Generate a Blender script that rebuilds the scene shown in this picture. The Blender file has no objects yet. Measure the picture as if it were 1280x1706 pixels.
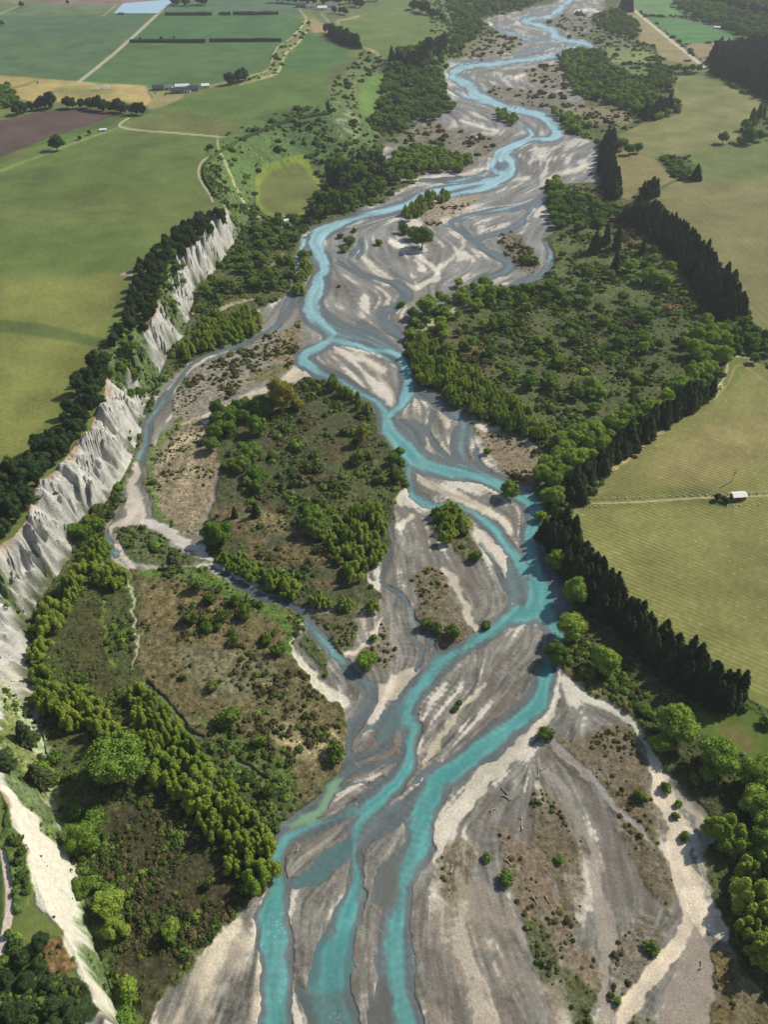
import bpy, math, random
import numpy as np
from mathutils import Vector
random.seed(7); RS = np.random.RandomState(11)
S = bpy.context.scene
COL = S.collection
R = math.radians
# ---------------------------------------------------------------- camera
CAMH, PITCH, FPX = 300.0, R(39.5), 1339.0
cam = bpy.data.objects.new('camera', bpy.data.cameras.new('camera')); COL.objects.link(cam)
cam.location = (0, 0, CAMH); cam.rotation_euler = (R(90) - PITCH, 0, 0)
cam.data.sensor_fit = 'VERTICAL'; cam.data.sensor_height = 36.0
cam.data.lens = 36.0 * FPX / 1706.0
cam.data.clip_start = 1; cam.data.clip_end = 30000
S.camera = cam
# ---------------------------------------------------------------- light
SUN_EL, SUN_AZ = R(41), math.atan2(0.85, 0.53)      # azimuth measured from +Y towards +X
world = bpy.data.worlds.new('World'); S.world = world; world.use_nodes = True
wn = world.node_tree; wn.nodes.clear()
wo = wn.nodes.new('ShaderNodeOutputWorld'); wb = wn.nodes.new('ShaderNodeBackground'); ws = wn.nodes.new('ShaderNodeTexSky')
ws.sky_type = 'NISHITA'; ws.sun_disc = False; ws.sun_elevation = SUN_EL; ws.sun_rotation = SUN_AZ
ws.air_density = 1.0; ws.dust_density = 1.2; ws.ozone_density = 1.0
wb.inputs['Strength'].default_value = 0.092
wn.links.new(ws.outputs[0], wb.inputs[0]); wn.links.new(wb.outputs[0], wo.inputs[0])
sl = bpy.data.lights.new('sun', 'SUN'); sl.energy = 4.85; sl.angle = R(0.5); sl.color = (1.0, 0.945, 0.84)
sun = bpy.data.objects.new('sun', sl); COL.objects.link(sun)
sd = Vector((math.sin(SUN_AZ) * math.cos(SUN_EL), math.cos(SUN_AZ) * math.cos(SUN_EL), math.sin(SUN_EL)))
sun.rotation_euler = sd.to_track_quat('Z', 'Y').to_euler()
S.view_settings.view_transform = 'Standard'; S.view_settings.look = 'None'
S.view_settings.exposure = 0.0; S.view_settings.gamma = 1.0; S.view_settings.use_curve_mapping = False
S.render.engine = 'CYCLES'
HAZE = .7e-4
S.cycles.max_bounces = 5; S.cycles.volume_bounces = 0; S.cycles.transparent_max_bounces = 6
# ---------------------------------------------------------------- projection
SP, CP = math.sin(PITCH), math.cos(PITCH)
def unproj(px, py, z=0.0):
    """a sight line of the photograph met with the level z: plan position of what stands there"""
    px = np.asarray(px, float); py = np.asarray(py, float)
    a = (px - 640) / FPX; b = (853 - py) / FPX
    dz = b * CP - SP; dy = b * SP + CP
    t = (CAMH - z) / (-dz)
    return a * t, dy * t
def proj(x, y, z=0.0):
    h = np.asarray(z) - CAMH
    d = y * CP - h * SP
    u = y * SP + h * CP
    return 640 + FPX * x / d, 853 - FPX * u / d
def plan(pts, z=0.0):
    """pixel outline lying at height z -> coordinates of the level-0 chart used to lay out the terrain"""
    p = np.array([q[:2] for q in pts], float)
    x, y = unproj(p[:, 0], p[:, 1], z)
    u, v = proj(x, y, 0.0)
    return np.stack([u, v], 1)
def lin(c, k=1.0):
    c = np.array(c, float) / 255.0
    return np.where(c <= 0.04045, c / 12.92, ((c + 0.055) / 1.055) ** 2.4) * k
# ---------------------------------------------------------------- noise
def _h(i, j, s):
    n = (i.astype(np.int64) * 374761393 + j.astype(np.int64) * 668265263 + s * 974634777) & 0x7fffffff
    n = ((n ^ (n >> 13)) * 1274126177) & 0x7fffffff
    return ((n ^ (n >> 16)) & 0xffff) / 65535.0
def vnoise(x, y, s=0):
    xi = np.floor(x); yi = np.floor(y); fx = x - xi; fy = y - yi
    fx = fx * fx * (3 - 2 * fx); fy = fy * fy * (3 - 2 * fy)
    xi = xi.astype(np.int64); yi = yi.astype(np.int64)
    a = _h(xi, yi, s); b = _h(xi + 1, yi, s); c = _h(xi, yi + 1, s); d = _h(xi + 1, yi + 1, s)
    return (a * (1 - fx) + b * fx) * (1 - fy) + (c * (1 - fx) + d * fx) * fy
def fbm(x, y, wl, s=0, o=3):
    t = 0; a = 1.0; w = 0
    for k in range(o):
        t = t + a * vnoise(x / wl + 17.3 * k, y / wl - 9.1 * k, s + k); w += a; a *= 0.5; wl *= 0.47
    return t / w
def sst(a, b, x):
    t = np.clip((x - a) / (b - a), 0, 1); return t * t * (3 - 2 * t)
def smooth_line(pts, n=4):
    """Catmull-Rom through a list of (x, y, ...)"""
    p = np.array(pts, float)
    if len(p) < 3: return p
    q = np.vstack([2 * p[0] - p[1], p, 2 * p[-1] - p[-2]])
    out = []
    for i in range(1, len(q) - 2):
        for k in range(n):
            t = k / n
            out.append(0.5 * ((2 * q[i]) + (-q[i - 1] + q[i + 1]) * t + (2 * q[i - 1] - 5 * q[i] + 4 * q[i + 1] - q[i + 2]) * t * t + (-q[i - 1] + 3 * q[i] - 3 * q[i + 1] + q[i + 2]) * t ** 3))
    out.append(p[-1]); return np.array(out)
# ---------------------------------------------------------------- terrain grid
def axis(lo, hi, step, far_lo, far_hi, g=1.16, smax=900):
    c = list(np.arange(lo, hi, step)); s = step
    while c[-1] < far_hi: s = min(s * g, smax); c.append(min(c[-1] + s, far_hi))
    s = step; a = []
    x = lo
    while x > far_lo: s = min(s * g, smax); x = max(x - s, far_lo); a.append(x)
    return np.array(a[::-1] + c)
STEP = 1.9
UA = axis(-40, 1320, STEP, -1500, 2900)
VA = axis(-40, 1790, STEP * 1.02, -175, 2400)
NU, NV = len(UA), len(VA)
U, V = np.meshgrid(UA, VA)                       # rows = V
X, Y = unproj(U, V, 0.0)
U = U.ravel(); V = V.ravel(); X = X.ravel(); Y = Y.ravel()
# far rows beyond the frame are cut at ~6 km
DIST = np.hypot(Y, CAMH)
n1 = fbm(X, Y, 14, 1) + (fbm(X, Y, 3.5, 2, 2) - .5) * .45; n2 = fbm(X, Y, 14, 5) + (fbm(X, Y, 3.5, 6, 2) - .5) * .45; m1 = fbm(X, Y, 55, 9); m2 = fbm(X, Y, 55, 13)
PU, PV = proj(X + (n1 - .5) * 7 + (m1 - .5) * 6, Y + (n2 - .5) * 7 + (m2 - .5) * 6, 0.0)    # ragged chart
PU = np.clip(PU, -6000, 8000); PV = np.clip(PV, -400, 4000)
def seg_sd(P, Q, line, hw=None):
    """distance of points to polyline (minus half width when given)"""
    best = np.full(len(P), 1e9)
    for k in range(len(line) - 1):
        ax, ay = line[k][:2]; bx, by = line[k + 1][:2]
        dx, dy = bx - ax, by - ay; L = dx * dx + dy * dy + 1e-9
        t = np.clip(((P - ax) * dx + (Q - ay) * dy) / L, 0, 1)
        d = np.hypot(P - ax - t * dx, Q - ay - t * dy)
        if hw is not None: d = d - (hw[k] * (1 - t) + hw[k + 1] * t)
        np.minimum(best, d, out=best)
    return best
def inside(P, Q, poly):
    r = np.zeros(len(P), bool); n = len(poly)
    for i in range(n):
        x1, y1 = poly[i]; x2, y2 = poly[(i + 1) % n]
        if y1 == y2: continue
        c = ((y1 > Q) != (y2 > Q)) & (P < (x2 - x1) * (Q - y1) / (y2 - y1) + x1)
        r ^= c
    return r
def poly_sd(pts, z=0.0, rag=True, pad=14, curve=True):
    p = plan(pts, z)
    if curve: p = smooth_line(np.vstack([p, p[:1]]), 3)[:-1]
    A, B = (PU, PV) if rag else (U, V)
    ix = np.where((A > p[:, 0].min() - pad) & (A < p[:, 0].max() + pad) & (B > p[:, 1].min() - pad) & (B < p[:, 1].max() + pad))[0]
    a, b = A[ix], B[ix]
    d = seg_sd(a, b, np.vstack([p, p[:1]])); ins = inside(a, b, p)
    return ix, np.where(ins, -d, d)
def line_sd(pts, z=0.0, rag=True, pad=30):
    q = np.array(pts, float)
    l = smooth_line(np.hstack([plan(q, z), q[:, 2:3] / 2]), 4)
    A, B = (PU, PV) if rag else (U, V)
    ix = np.where((A > l[:, 0].min() - pad) & (A < l[:, 0].max() + pad) & (B > l[:, 1].min() - pad) & (B < l[:, 1].max() + pad))[0]
    return ix, seg_sd(A[ix], B[ix], l, l[:, 2]), l
# ---------------------------------------------------------------- heights
ZT = 28.0
TOP = [(660,-120),(700,0),(722,45),(700,88),(650,104),(606,80),(592,106),(557,134),(549,152),(552,186),(470,204),(402,232),(366,250),(342,270),(338,296),(352,325),(376,345),
       (345,376),(320,406),(292,430),(276,447),(268,480),(262,505),(256,524),(230,548),(206,568),(176,598),(173,655),(160,688),(150,714),(130,736),(110,760),(90,785),(60,806),(50,835),
       (47,862),(20,895),(0,906),(-40,960),(-80,1050),(-90,1180),(-50,1270),(0,1318),(12,1340),(30,1380),(45,1420),(62,1480),(80,1520),(100,1546),(120,1576),(135,1610),(150,1652),(180,1710),(230,1800),(330,1990)]
BASE = [(740,-120),(775,0),(775,70),(750,125),(700,152),(662,170),(650,205),(628,238),(580,282),(514,286),(450,300),(425,325),(420,352),(404,385),
        (390,408),(375,430),(352,460),(325,480),(323,508),(308,560),(282,588),(262,640),(243,690),(232,728),(222,762),(208,790),(195,812),(178,840),(147,862),(122,905),(118,930),
        (95,962),(66,1000),(50,1040),(48,1080),(46,1110),(60,1140),(62,1180),(75,1240),(86,1300),(103,1386),(134,1465),(153,1547),(175,1620),(202,1706),(262,1800),(370,1990)]
TL = plan(TOP, ZT); BL = plan(BASE, 0.0)
Z = np.zeros(len(X))
terr = inside(U, V, np.vstack([TL, [[-3000, 2600], [-9000, 2400], [-9000, -400], [TL[0, 0], -400]]]))
low = inside(U, V, np.vstack([BL, [[9000, 2600], [9000, -400], [BL[0, 0], -400]]]))
strip = (~terr) & (~low)
ixs = np.where(strip & (U > -900) & (U < 1200))[0]
def near_arc(P, Q, line):
    best = np.full(len(P), 1e9); arc = np.zeros(len(P)); s0 = 0
    for k in range(len(line) - 1):
        ax, ay = line[k]; bx, by = line[k + 1]; dx, dy = bx - ax, by - ay; L = math.hypot(dx, dy) + 1e-9
        t = np.clip(((P - ax) * dx + (Q - ay) * dy) / L / L, 0, 1)
        d = np.hypot(P - ax - t * dx, Q - ay - t * dy); m = d < best
        best[m] = d[m]; arc[m] = s0 + t[m] * L; s0 += L
    return best, arc
TW = np.stack(unproj(TL[:, 0], TL[:, 1]), 1); BW = np.stack(unproj(BL[:, 0], BL[:, 1]), 1)
dT, aT = near_arc(X[ixs], Y[ixs], TW); dB, aB = near_arc(X[ixs], Y[ixs], BW)
tt = dB / (dB + dT + 1e-6)
TPAR = np.zeros(len(X)); TPAR[ixs] = tt
Z[terr] = ZT
CL = np.zeros(len(X))                        # cliff weight
cliff_part = (Y[ixs] < 812)
ss = aB + (fbm(X[ixs], Y[ixs], 9, 31) - .5) * 6 + (vnoise(aB / 24, tt * 2.2, 33) - .5) * 16
rid = 1 - np.abs(2 * vnoise(ss / 6.5, tt * 1.1, 41) - 1); rid2 = 1 - np.abs(2 * vnoise(ss / 2.4, tt * 1.6, 43) - 1)
rid3 = vnoise(ss / 19, tt * 0.4, 45)
amp = np.where(cliff_part, 1.0, 0.15) * (.22 + .78 * sst(215, 300, Y[ixs]))
prof = sst(0, 1, tt) * 0.55 + tt * 0.45
Z[ixs] = ZT * prof + amp * np.sin(np.pi * np.clip(tt, 0, 1)) ** 0.8 * ((rid ** 1.6 - .45) * 14 + (rid2 ** 1.4 - .5) * 11.0 + (rid3 - .5) * 12)
CL[ixs] = np.where(cliff_part, 1.0, 0.0)
RIDGE = np.zeros(len(X)); RIDGE[ixs] = rid
# ---------------------------------------------------------------- colours of the ground
T = np.zeros((len(X), 3)); K = np.zeros((len(X), 4))         # K: gravel, scrub, field, cliff
RID = np.zeros(len(X), np.int32)
big = fbm(X, Y, 60, 51, 4); mid = fbm(X, Y, 12, 55, 3); fine = fbm(X, Y, 3.2, 59, 2)
def setall(m, rgb, k, rid):
    T[m] = lin(rgb); K[m] = 0; K[m, k] = 1; RID[m] = rid
setall(np.ones(len(X), bool), (78, 80, 48), 1, 1)
T[:] = T * (0.75 + 0.5 * big[:, None]) 
b = sst(.52, .68, mid)[:, None] * 0.6; T[:] = T * (1 - b) + lin((92, 80, 58)) * b
setall(terr, (107, 125, 68), 2, 10)
REG = {1: 'floodplain', 2: 'riverbed', 3: 'cliff', 10: 'pasture'}
LAB = {}
def paint(ix, sd, rgb, a=1.0, soft=1.2, k=None, rid=None, mod=None):
    w = sst(soft, -soft, sd) * a
    if mod is not None: w = w * mod[ix]
    T[ix] = T[ix] * (1 - w[:, None]) + lin(rgb) * w[:, None]
    if k is not None:
        K[ix] *= (1 - w[:, None]); K[ix, k] += w
    if rid is not None: RID[ix[w > 0.5]] = rid
def P_(pts, rgb, z=0.0, a=1.0, soft=1.5, k=None, rid=None, rag=True, mod=None, name=None, label=None, curve=True, fray=0):
    ix, sdv = poly_sd(pts, z, rag, curve=curve, pad=24)
    if fray: sdv = sdv + (fbm(X[ix], Y[ix], 9, 301, 4) - .5) * fray
    if name:
        rid = max(REG) + 1; REG[rid] = name; LAB[rid] = label
    paint(ix, sdv, rgb, a, soft, k, rid, mod)
def L_(pts, rgb, z=0.0, a=1.0, soft=1.2, k=None, rid=None, rag=True, mod=None, name=None, label=None):
    ix, sdv, _ = line_sd(pts, z, rag)
    if name:
        rid = max(REG) + 1; REG[rid] = name; LAB[rid] = label
    paint(ix, sdv, rgb, a, soft, k, rid, mod)
def ell(cx, cy, rx, ry, n=12): return [(cx + rx * math.cos(i * 6.2832 / n), cy + ry * math.sin(i * 6.2832 / n)) for i in range(n)]
F = dict(k=2, rag=False, curve=False)
# --- left terrace farmland
P_([(212,206),(396,230),(470,200),(549,184),(546,140),(591,106),(574,80),(512,52),(496,78),(470,112),(458,128),(400,142),(300,166),(232,190)], (92,122,62), ZT, name='field', label='green field below the farm track', **F)
P_([(512,52),(574,80),(591,106),(560,118),(480,120),(470,108),(490,82)], (74,118,66), ZT, a=.8, soft=9, rag=False)
P_([(212,206),(396,230),(420,218),(330,190),(250,190)], (112,120,72), ZT, a=.8, soft=6, rag=False)
P_([(0,285),(190,216),(390,236),(335,262),(330,300),(240,330),(0,345)], (88,112,58), ZT, a=.55, soft=14)
P_([(0,470),(190,455),(200,470),(190,500),(160,570),(120,650),(0,760)], (134, 142, 78), ZT, a=.7, soft=16)
P_([(0,378),(230,372),(225,440),(0,452)], (92,118,58), ZT, a=.6, soft=14)
P_([(-40,532),(60,538),(178,566),(176,578),(60,560),(-40,548)], (84,106,58), ZT, a=.8, soft=4, rag=False)
P_([(-60,265),(80,240),(140,222),(195,206),(246,190),(236,176),(150,180),(100,190),(-60,215)], (82,112,56), ZT, soft=1.5, k=2, rag=False)
P_([(-60,222),(-20,206),(60,186),(110,180),(204,187),(160,206),(80,230),(0,262),(-60,285)], (94,82,76), ZT, name='ploughed_field', label='bare brown ploughed field on the far left', **F)
L_([(-20,292,6),(60,262,5),(140,232,4),(196,214,3)], (122,146,84), ZT, rag=False)
P_([(-60,122),(0,126),(90,132),(240,143),(254,168),(244,176),(200,168),(120,168),(70,172),(20,162),(12,152),(22,146),(-60,140)], (178,166,112), ZT, name='stubble_field', label='pale yellow field behind a dark tree belt', **F)
P_(ell(140,152,55,9), (140,146,92), ZT, a=.8, soft=6, rag=False)
L_([(60,134,2),(40,142,2),(22,147,2)], (120,118,84), ZT, rag=False)
P_([(-400,18),(150,24),(262,22),(240,42),(180,92),(132,135),(0,125),(-400,100)], (86,116,80), ZT, name='field', label='large dull green field on the upper left', **F)
P_([(0,26),(262,22),(225,52),(0,62)], (78,112,88), ZT, a=.6, soft=5, rag=False)
P_([(268,24),(474,23),(506,34),(504,52),(484,72),(455,86),(446,114),(380,138),(320,146),(240,140),(136,135),(184,95),(240,46)], (76,116,72), ZT, name='field', label='deep green field right of the straight farm road', **F)
P_([(216,70),(470,70),(484,74),(455,86),(446,114),(380,138),(320,146),(240,140),(136,135),(184,95)], (84,118,70), ZT, a=.9, soft=.8, rag=False)
P_([(290,-40),(470,-40),(505,26),(474,22),(275,22)], (88,120,92), ZT, k=2, soft=2, rag=False)
P_([(-200,-60),(320,-60),(290,-2),(205,4),(150,6),(80,2),(-200,-5)], (140,126,122), ZT, k=2, soft=2, rag=False)
P_([(-200,0),(60,4),(200,6),(186,22),(20,26),(-200,30)], (104,128,92), ZT, k=2, soft=2, rag=False)
P_([(70,0),(210,2),(200,9),(90,8)], (132,120,114), ZT, k=2, soft=1.5, rag=False)
L_([(272,14,4),(238,46,5),(184,94,5),(131,136,5)], (168,166,138), ZT, soft=.8, rag=False, k=0, name='farm_road', label='straight pale farm road between two green fields')
L_([(0,22,2.5),(20,14,2.5),(32,8,2),(16,0,2)], (150,158,120), ZT, rag=False)
L_([(172,26,2.5),(184,16,2.5),(196,6,2)], (150,158,120), ZT, rag=False)
L_([(240,144,2),(255,158,3),(260,176,3.5)], (158,156,136), ZT, rag=False)
P_([(262,152),(306,158),(290,170),(262,180),(246,178)], (150,148,104), ZT, k=2, soft=1.5, rag=False)
L_([(345,144,2),(378,136,2)], (158,158,128), ZT, rag=False)
L_([(222,193,2),(204,203,3),(200,211,3),(232,217,2.2),(300,222,2.2),(396,231,2.6)], (178,170,140), ZT, soft=.8, rag=False, k=0)
P_([(506,28),(514,50),(476,92),(468,112),(458,126),(420,134),(410,128),(446,116),(456,84),(488,60)], (122,116,80), ZT, k=1, soft=1.2)
L_([(498,14,2.5),(506,25,3),(511,35,3),(490,59,3),(459,84,3),(447,116,3),(409,129,3)], (164,160,124), ZT, soft=.8, rag=False)
L_([(514,50,3),(494,75,3),(476,90,3),(469,109,3),(456,125,3),(400,141,3)], (166,156,122), ZT, soft=.8, rag=False)
P_([(564,34),(600,22),(640,8),(690,2),(716,24),(728,44),(731,62),(702,84),(668,100),(642,100),(622,88),(602,76),(600,60),(572,50)], (104,130,72), ZT, name='field', label='rounded pale green field between two dark pine rows', **F)
P_([(516,32),(530,28),(548,46),(540,56),(520,52)], (158,148,108), ZT, k=2, soft=2, rag=False)
P_([(530,6),(640,4),(600,24),(562,34),(545,42),(520,26)], (104,122,84), ZT, k=2, soft=2, rag=False)
L_([(598,27,4),(576,32,4),(562,36,3),(574,51,3)], (168,162,120), ZT, soft=.8, rag=False)
L_([(602,79,3),(624,86,5),(640,103,3)], (172,164,122), ZT, soft=.8, rag=False)
L_([(535,22,2),(548,36,2)], (178,170,140), ZT, rag=False)
L_([(402,236,2.4),(366,252,2.4),(338,268,3),(330,286,3.4),(336,304,3.4),(348,322,3.4),(354,336,3)], (170,164,138), ZT, soft=.8, rag=False, k=0, name='track', label='pale track hugging the terrace edge')
L_([(202,457,4),(212,456,7),(226,460,4)], (176,166,146), ZT, rag=False)
L_([(192,570,4),(172,582,4),(160,596,4),(152,608,3)], (150,156,112), ZT, rag=False)
L_([(4,1420,8),(10,1450,9),(15,1490,10),(13,1530,10),(4,1570,9),(-8,1610,8)], (186,172,156), ZT, soft=.9, rag=False, k=0, name='track', label='curving pale gravel track at the lower left edge')
P_([(20,1420),(30,1500),(28,1560),(60,1600),(130,1620),(180,1706),(200,1850),(-300,1850),(-200,1560),(-6,1610),(16,1540),(20,1490),(10,1430)], (54,62,36), ZT, k=1, soft=2)
P_([(0,1320),(30,1390),(60,1480),(40,1520),(22,1500),(10,1430),(0,1400)], (84,96,50), ZT, k=1, soft=2)
P_([(-60,1380),(-2,1430),(4,1490),(2,1540),(-10,1590),(-80,1640)], (70,96,44), ZT, k=2, soft=1.5, rag=False)
P_([(70,1560),(110,1556),(130,1590),(120,1620),(92,1630),(76,1600)], (122,92,66), ZT, k=1, soft=2)
L_([(4,1420,9),(10,1450,12),(15,1490,13),(13,1530,13),(4,1570,12),(-8,1610,10)], (196,182,166), ZT, soft=.9, rag=False, k=0)
# --- slopes north of the cliff
m = strip & (Y > 812); setall(m, (84, 94, 58), 1, 1)
T[m] *= (0.7 + 0.6 * big[m, None])
P_([(345,272),(400,238),(470,210),(546,196),(560,214),(540,250),(510,264),(446,286),(424,318),(388,330),(362,312)], (90,104,62), 12, k=1, soft=4)
P_([(430,215),(500,200),(560,215),(560,245),(510,250),(470,236)], (62,78,50), 14, a=.75, soft=8)
P_([(550,130),(600,110),(640,120),(620,160),(600,180),(575,170),(552,160)], (100,104,70), 14, a=.8, soft=4)
P_([(560,190),(600,205),(590,235),(566,230)], (150,146,124), 10, a=.6, soft=4, mod=sst(.45,.6,mid))
L_([(366,256,3),(368,280,3),(384,304,3.5),(402,330,3.5),(424,350,3.5),(446,362,3)], (164,152,122), 6, rag=False)
P_([(424,302),(438,286),(478,273),(508,268),(524,284),(541,308),(534,336),(514,354),(490,363),(452,360),(428,342)], (128, 150, 66), 3, name='pasture', label='enclosed olive paddock with a bright green rim beside the river', **F)
P_([(433,306),(446,292),(480,280),(502,276),(516,290),(531,308),(524,332),(508,347),(488,355),(456,352),(436,338)], (112, 124, 70), 3, soft=1.5, rag=False)
P_([(619,141),(640,137),(649,150),(632,170),(620,195),(602,201),(596,178),(601,158)], (98,132,64), 8, name='pasture', label='small bright green clearing above the paddock', **F)
# --- cliff
ci = ixs[cliff_part]; t_ = TPAR[ci]; RID[ci] = 3; K[ci] = 0; K[ci, 3] = 1
cn = fbm(X[ci], Y[ci], 9, 71, 4)
colc = lin((198, 196, 186))[None] * (0.62 + 0.55 * fbm(ss * 1.0, tt * 30, 4, 77, 3)[cliff_part][:, None]) * (.85 + .3 * cn[:, None])
br = (sst(.80, .97, t_ + (cn - .5) * .25))[:, None] * .85; colc = colc * (1 - br) + lin((164, 136, 104)) * br
gr = (sst(.42, .08, t_) * sst(.42, .60, cn))[:, None] * .9; colc = colc * (1 - gr) + lin((84, 92, 54)) * gr
T[ci] = colc
for poly in ([(376,345),(404,360),(404,392),(385,372),(372,355)], [(322,406),(330,420),(300,440),(282,450),(292,430)], [(280,450),(300,470),(288,500),(312,520),(290,540),(262,520),(262,470)],
             [(206,572),(240,575),(262,600),(250,630),(220,625),(200,600)], [(176,600),(212,610),(208,650),(180,650)], [(225,590),(270,600),(265,630),(235,620)],
             [(0,960),(30,980),(40,1010),(10,1000)], [(10,1150),(60,1190),(70,1260),(50,1300),(20,1290),(0,1240)], [(0,1180),(40,1240),(60,1310),(100,1380),(60,1370),(20,1330)],
             [(180,840),(150,868),(126,905),(118,930),(140,940),(170,880)], [(322,508),(305,560),(320,540)]):
    P_(poly, (84, 94, 54), 13, a=.9, soft=4, k=1)
P_([(0,1130),(30,1150),(60,1230),(80,1300),(60,1310),(20,1260),(0,1200)], (128,122,82), 15, a=.75, soft=5, k=1)
P_([(20,1345),(60,1375),(100,1390),(130,1465),(152,1547),(176,1625),(196,1706),(180,1706),(140,1600),(90,1530),(60,1450)], (222,216,196), 8, a=.92, soft=2.5, k=3)
P_([(75,1140),(40,1150),(60,1200),(84,1290),(60,1300),(48,1240),(20,1180),(0,1130),(0,1100)], (190,184,164), 10, a=.55, soft=4, mod=sst(.35,.6,mid))
L_([(104,1384,16),(132,1440,22),(150,1500,24),(162,1560,24),(182,1620,24),(210,1720,26)], (86,96,54), 3, a=.9, soft=5, k=1)
L_([(40,1350,8),(70,1376,10),(96,1390,10)], (86,96,54), 8, a=.8, soft=5, k=1)
# --- right-hand farmland
P_([(1052,-60),(1115,-60),(1118,0),(1135,12),(1140,27),(1077,26),(1060,15),(1052,0)], (98,142,88), name='field', label='bright green field at the top right', **F)
P_([(1080,30),(1135,32),(1185,42),(1225,55),(1236,67),(1140,74),(1110,52)], (80,132,78), name='field', label='bright green field beside the straight far road', **F)
P_([(1210,0),(1400,0),(1400,22),(1290,18),(1240,8)], (128,158,88), k=2, rag=False)
P_([(1036,22),(1057,20),(1176,113),(1110,101),(1100,95),(1092,75),(1067,72),(1060,48),(1067,38)], (150,144,106), name='field', label='tan field left of the straight far road', **F)
P_([(1140,75),(1236,70),(1248,76),(1222,84),(1186,90),(1180,109)], (150,138,108), name='field', label='tan field right of the straight far road', **F)
P_([(1100,99),(1176,113),(1172,122),(1112,119)], (98,118,66), k=2, rag=False)
L_([(1054,14,4),(1110,60,4.5),(1180,116,5)], (192,184,166), soft=.8, rag=False, k=0, name='farm_road', label='straight pale road across the far tan fields')
P_([(1130,128),(1186,126),(1212,145),(1272,170),(1275,190),(1235,216),(1230,233),(1200,246),(1140,256),(1090,264),(1048,250),(1032,226),(1070,208),(1132,192),(1138,177),(1122,156)], (126,132,84), name='field', label='olive field beyond the dark hollow', **F)
P_([(1140,130),(1186,128),(1205,146),(1180,160),(1126,160)], (104,124,66), a=.7, soft=4, rag=False)
P_([(1088,262),(1140,256),(1200,246),(1300,232),(1700,200),(1900,560),(1290,580),(1256,545),(1240,500),(1200,440),(1160,395),(1118,360),(1092,328),(1118,308),(1140,300),(1172,290),(1176,280),(1150,262)], (122,126,82), name='field', label='large streaked olive field right of the pine belt', **F)
P_([(1120,262),(1200,248),(1300,234),(1300,290),(1180,300),(1150,270)], (96,118,60), a=.75, soft=6, rag=False)
P_([(1100,320),(1280,330),(1280,420),(1240,400),(1180,350)], (140,138,94), a=.5, soft=12, mod=sst(.35,.6,big))
P_([(1014,250),(1040,250),(1090,265),(1127,300),(1100,312),(1080,300),(1050,335),(1028,325),(1018,290)], (132,128,86), name='field', label='small tan field between two dark pine belts', **F)
P_([(1096,262),(1110,258),(1150,270),(1172,290),(1140,302),(1118,290)], (66,82,52), k=1, soft=1.5)
P_([(1214,596),(1250,595),(1300,630),(1900,900),(1900,1500),(1290,1172),(1244,1146),(1236,1160),(1190,1130),(1100,1070),(1040,1010),(990,950),(950,885),(960,842),(958,828),(1040,770),(1100,722),(1160,684),(1200,650)], (128,134,80), name='vineyard', label='broad vineyard field with faint rows behind the near pine belt', **F)
P_([(1100,740),(1280,680),(1300,760),(1150,820),(1060,820)], (150,142,96), a=.6, soft=20, mod=sst(.3,.6,big))
P_([(1214,600),(1250,598),(1225,640),(1190,670),(1170,678),(1200,650)], (108,124,62), a=.8, soft=4, rag=False)
P_([(962,832),(1100,815),(1200,818),(1200,840),(1060,846),(966,846)], (112,120,64), a=.65, soft=4, rag=False)
P_(ell(1205,838,24,8), (84,112,44), a=.85, soft=3, rag=False)
L_([(1205,640,4),(1180,664,5),(1150,686,5),(1100,720,7),(1040,768,8),(1000,800,9),(962,828,10)], (176,146,112), soft=1.5, k=1)
L_([(1253,598,2),(1218,597,2.4),(1208,630,2.4),(1180,664,2.4)], (190,186,160), soft=.8, rag=False)
L_([(1280,640,2.0),(1240,612,2.4),(1225,614,2.4),(1214,640,2.4),(1190,668,2)], (158,156,108), rag=False)
L_([(962,840,3),(1060,837,3.2),(1180,829,3.2),(1300,826,3.2)], (166,160,116), soft=.7, rag=False, k=0)
P_([(1150,1182),(1220,1165),(1262,1190),(1300,1204),(1500,1300),(1400,1350),(1290,1296),(1250,1262),(1200,1232),(1160,1212)], (84,106,44), name='pasture', label='grass paddock below the end of the near pine belt', k=2, rag=True)
P_([(1190,1205),(1240,1210),(1260,1250),(1215,1230)], (112,104,66), a=.7, soft=8)
P_([(1236,1142),(1300,1176),(1300,1190),(1240,1160)], (116,126,66), k=2, rag=False)
L_([(1234,1160,8),(1262,1184,8),(1300,1206,8)], (58,74,36), k=1)
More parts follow.
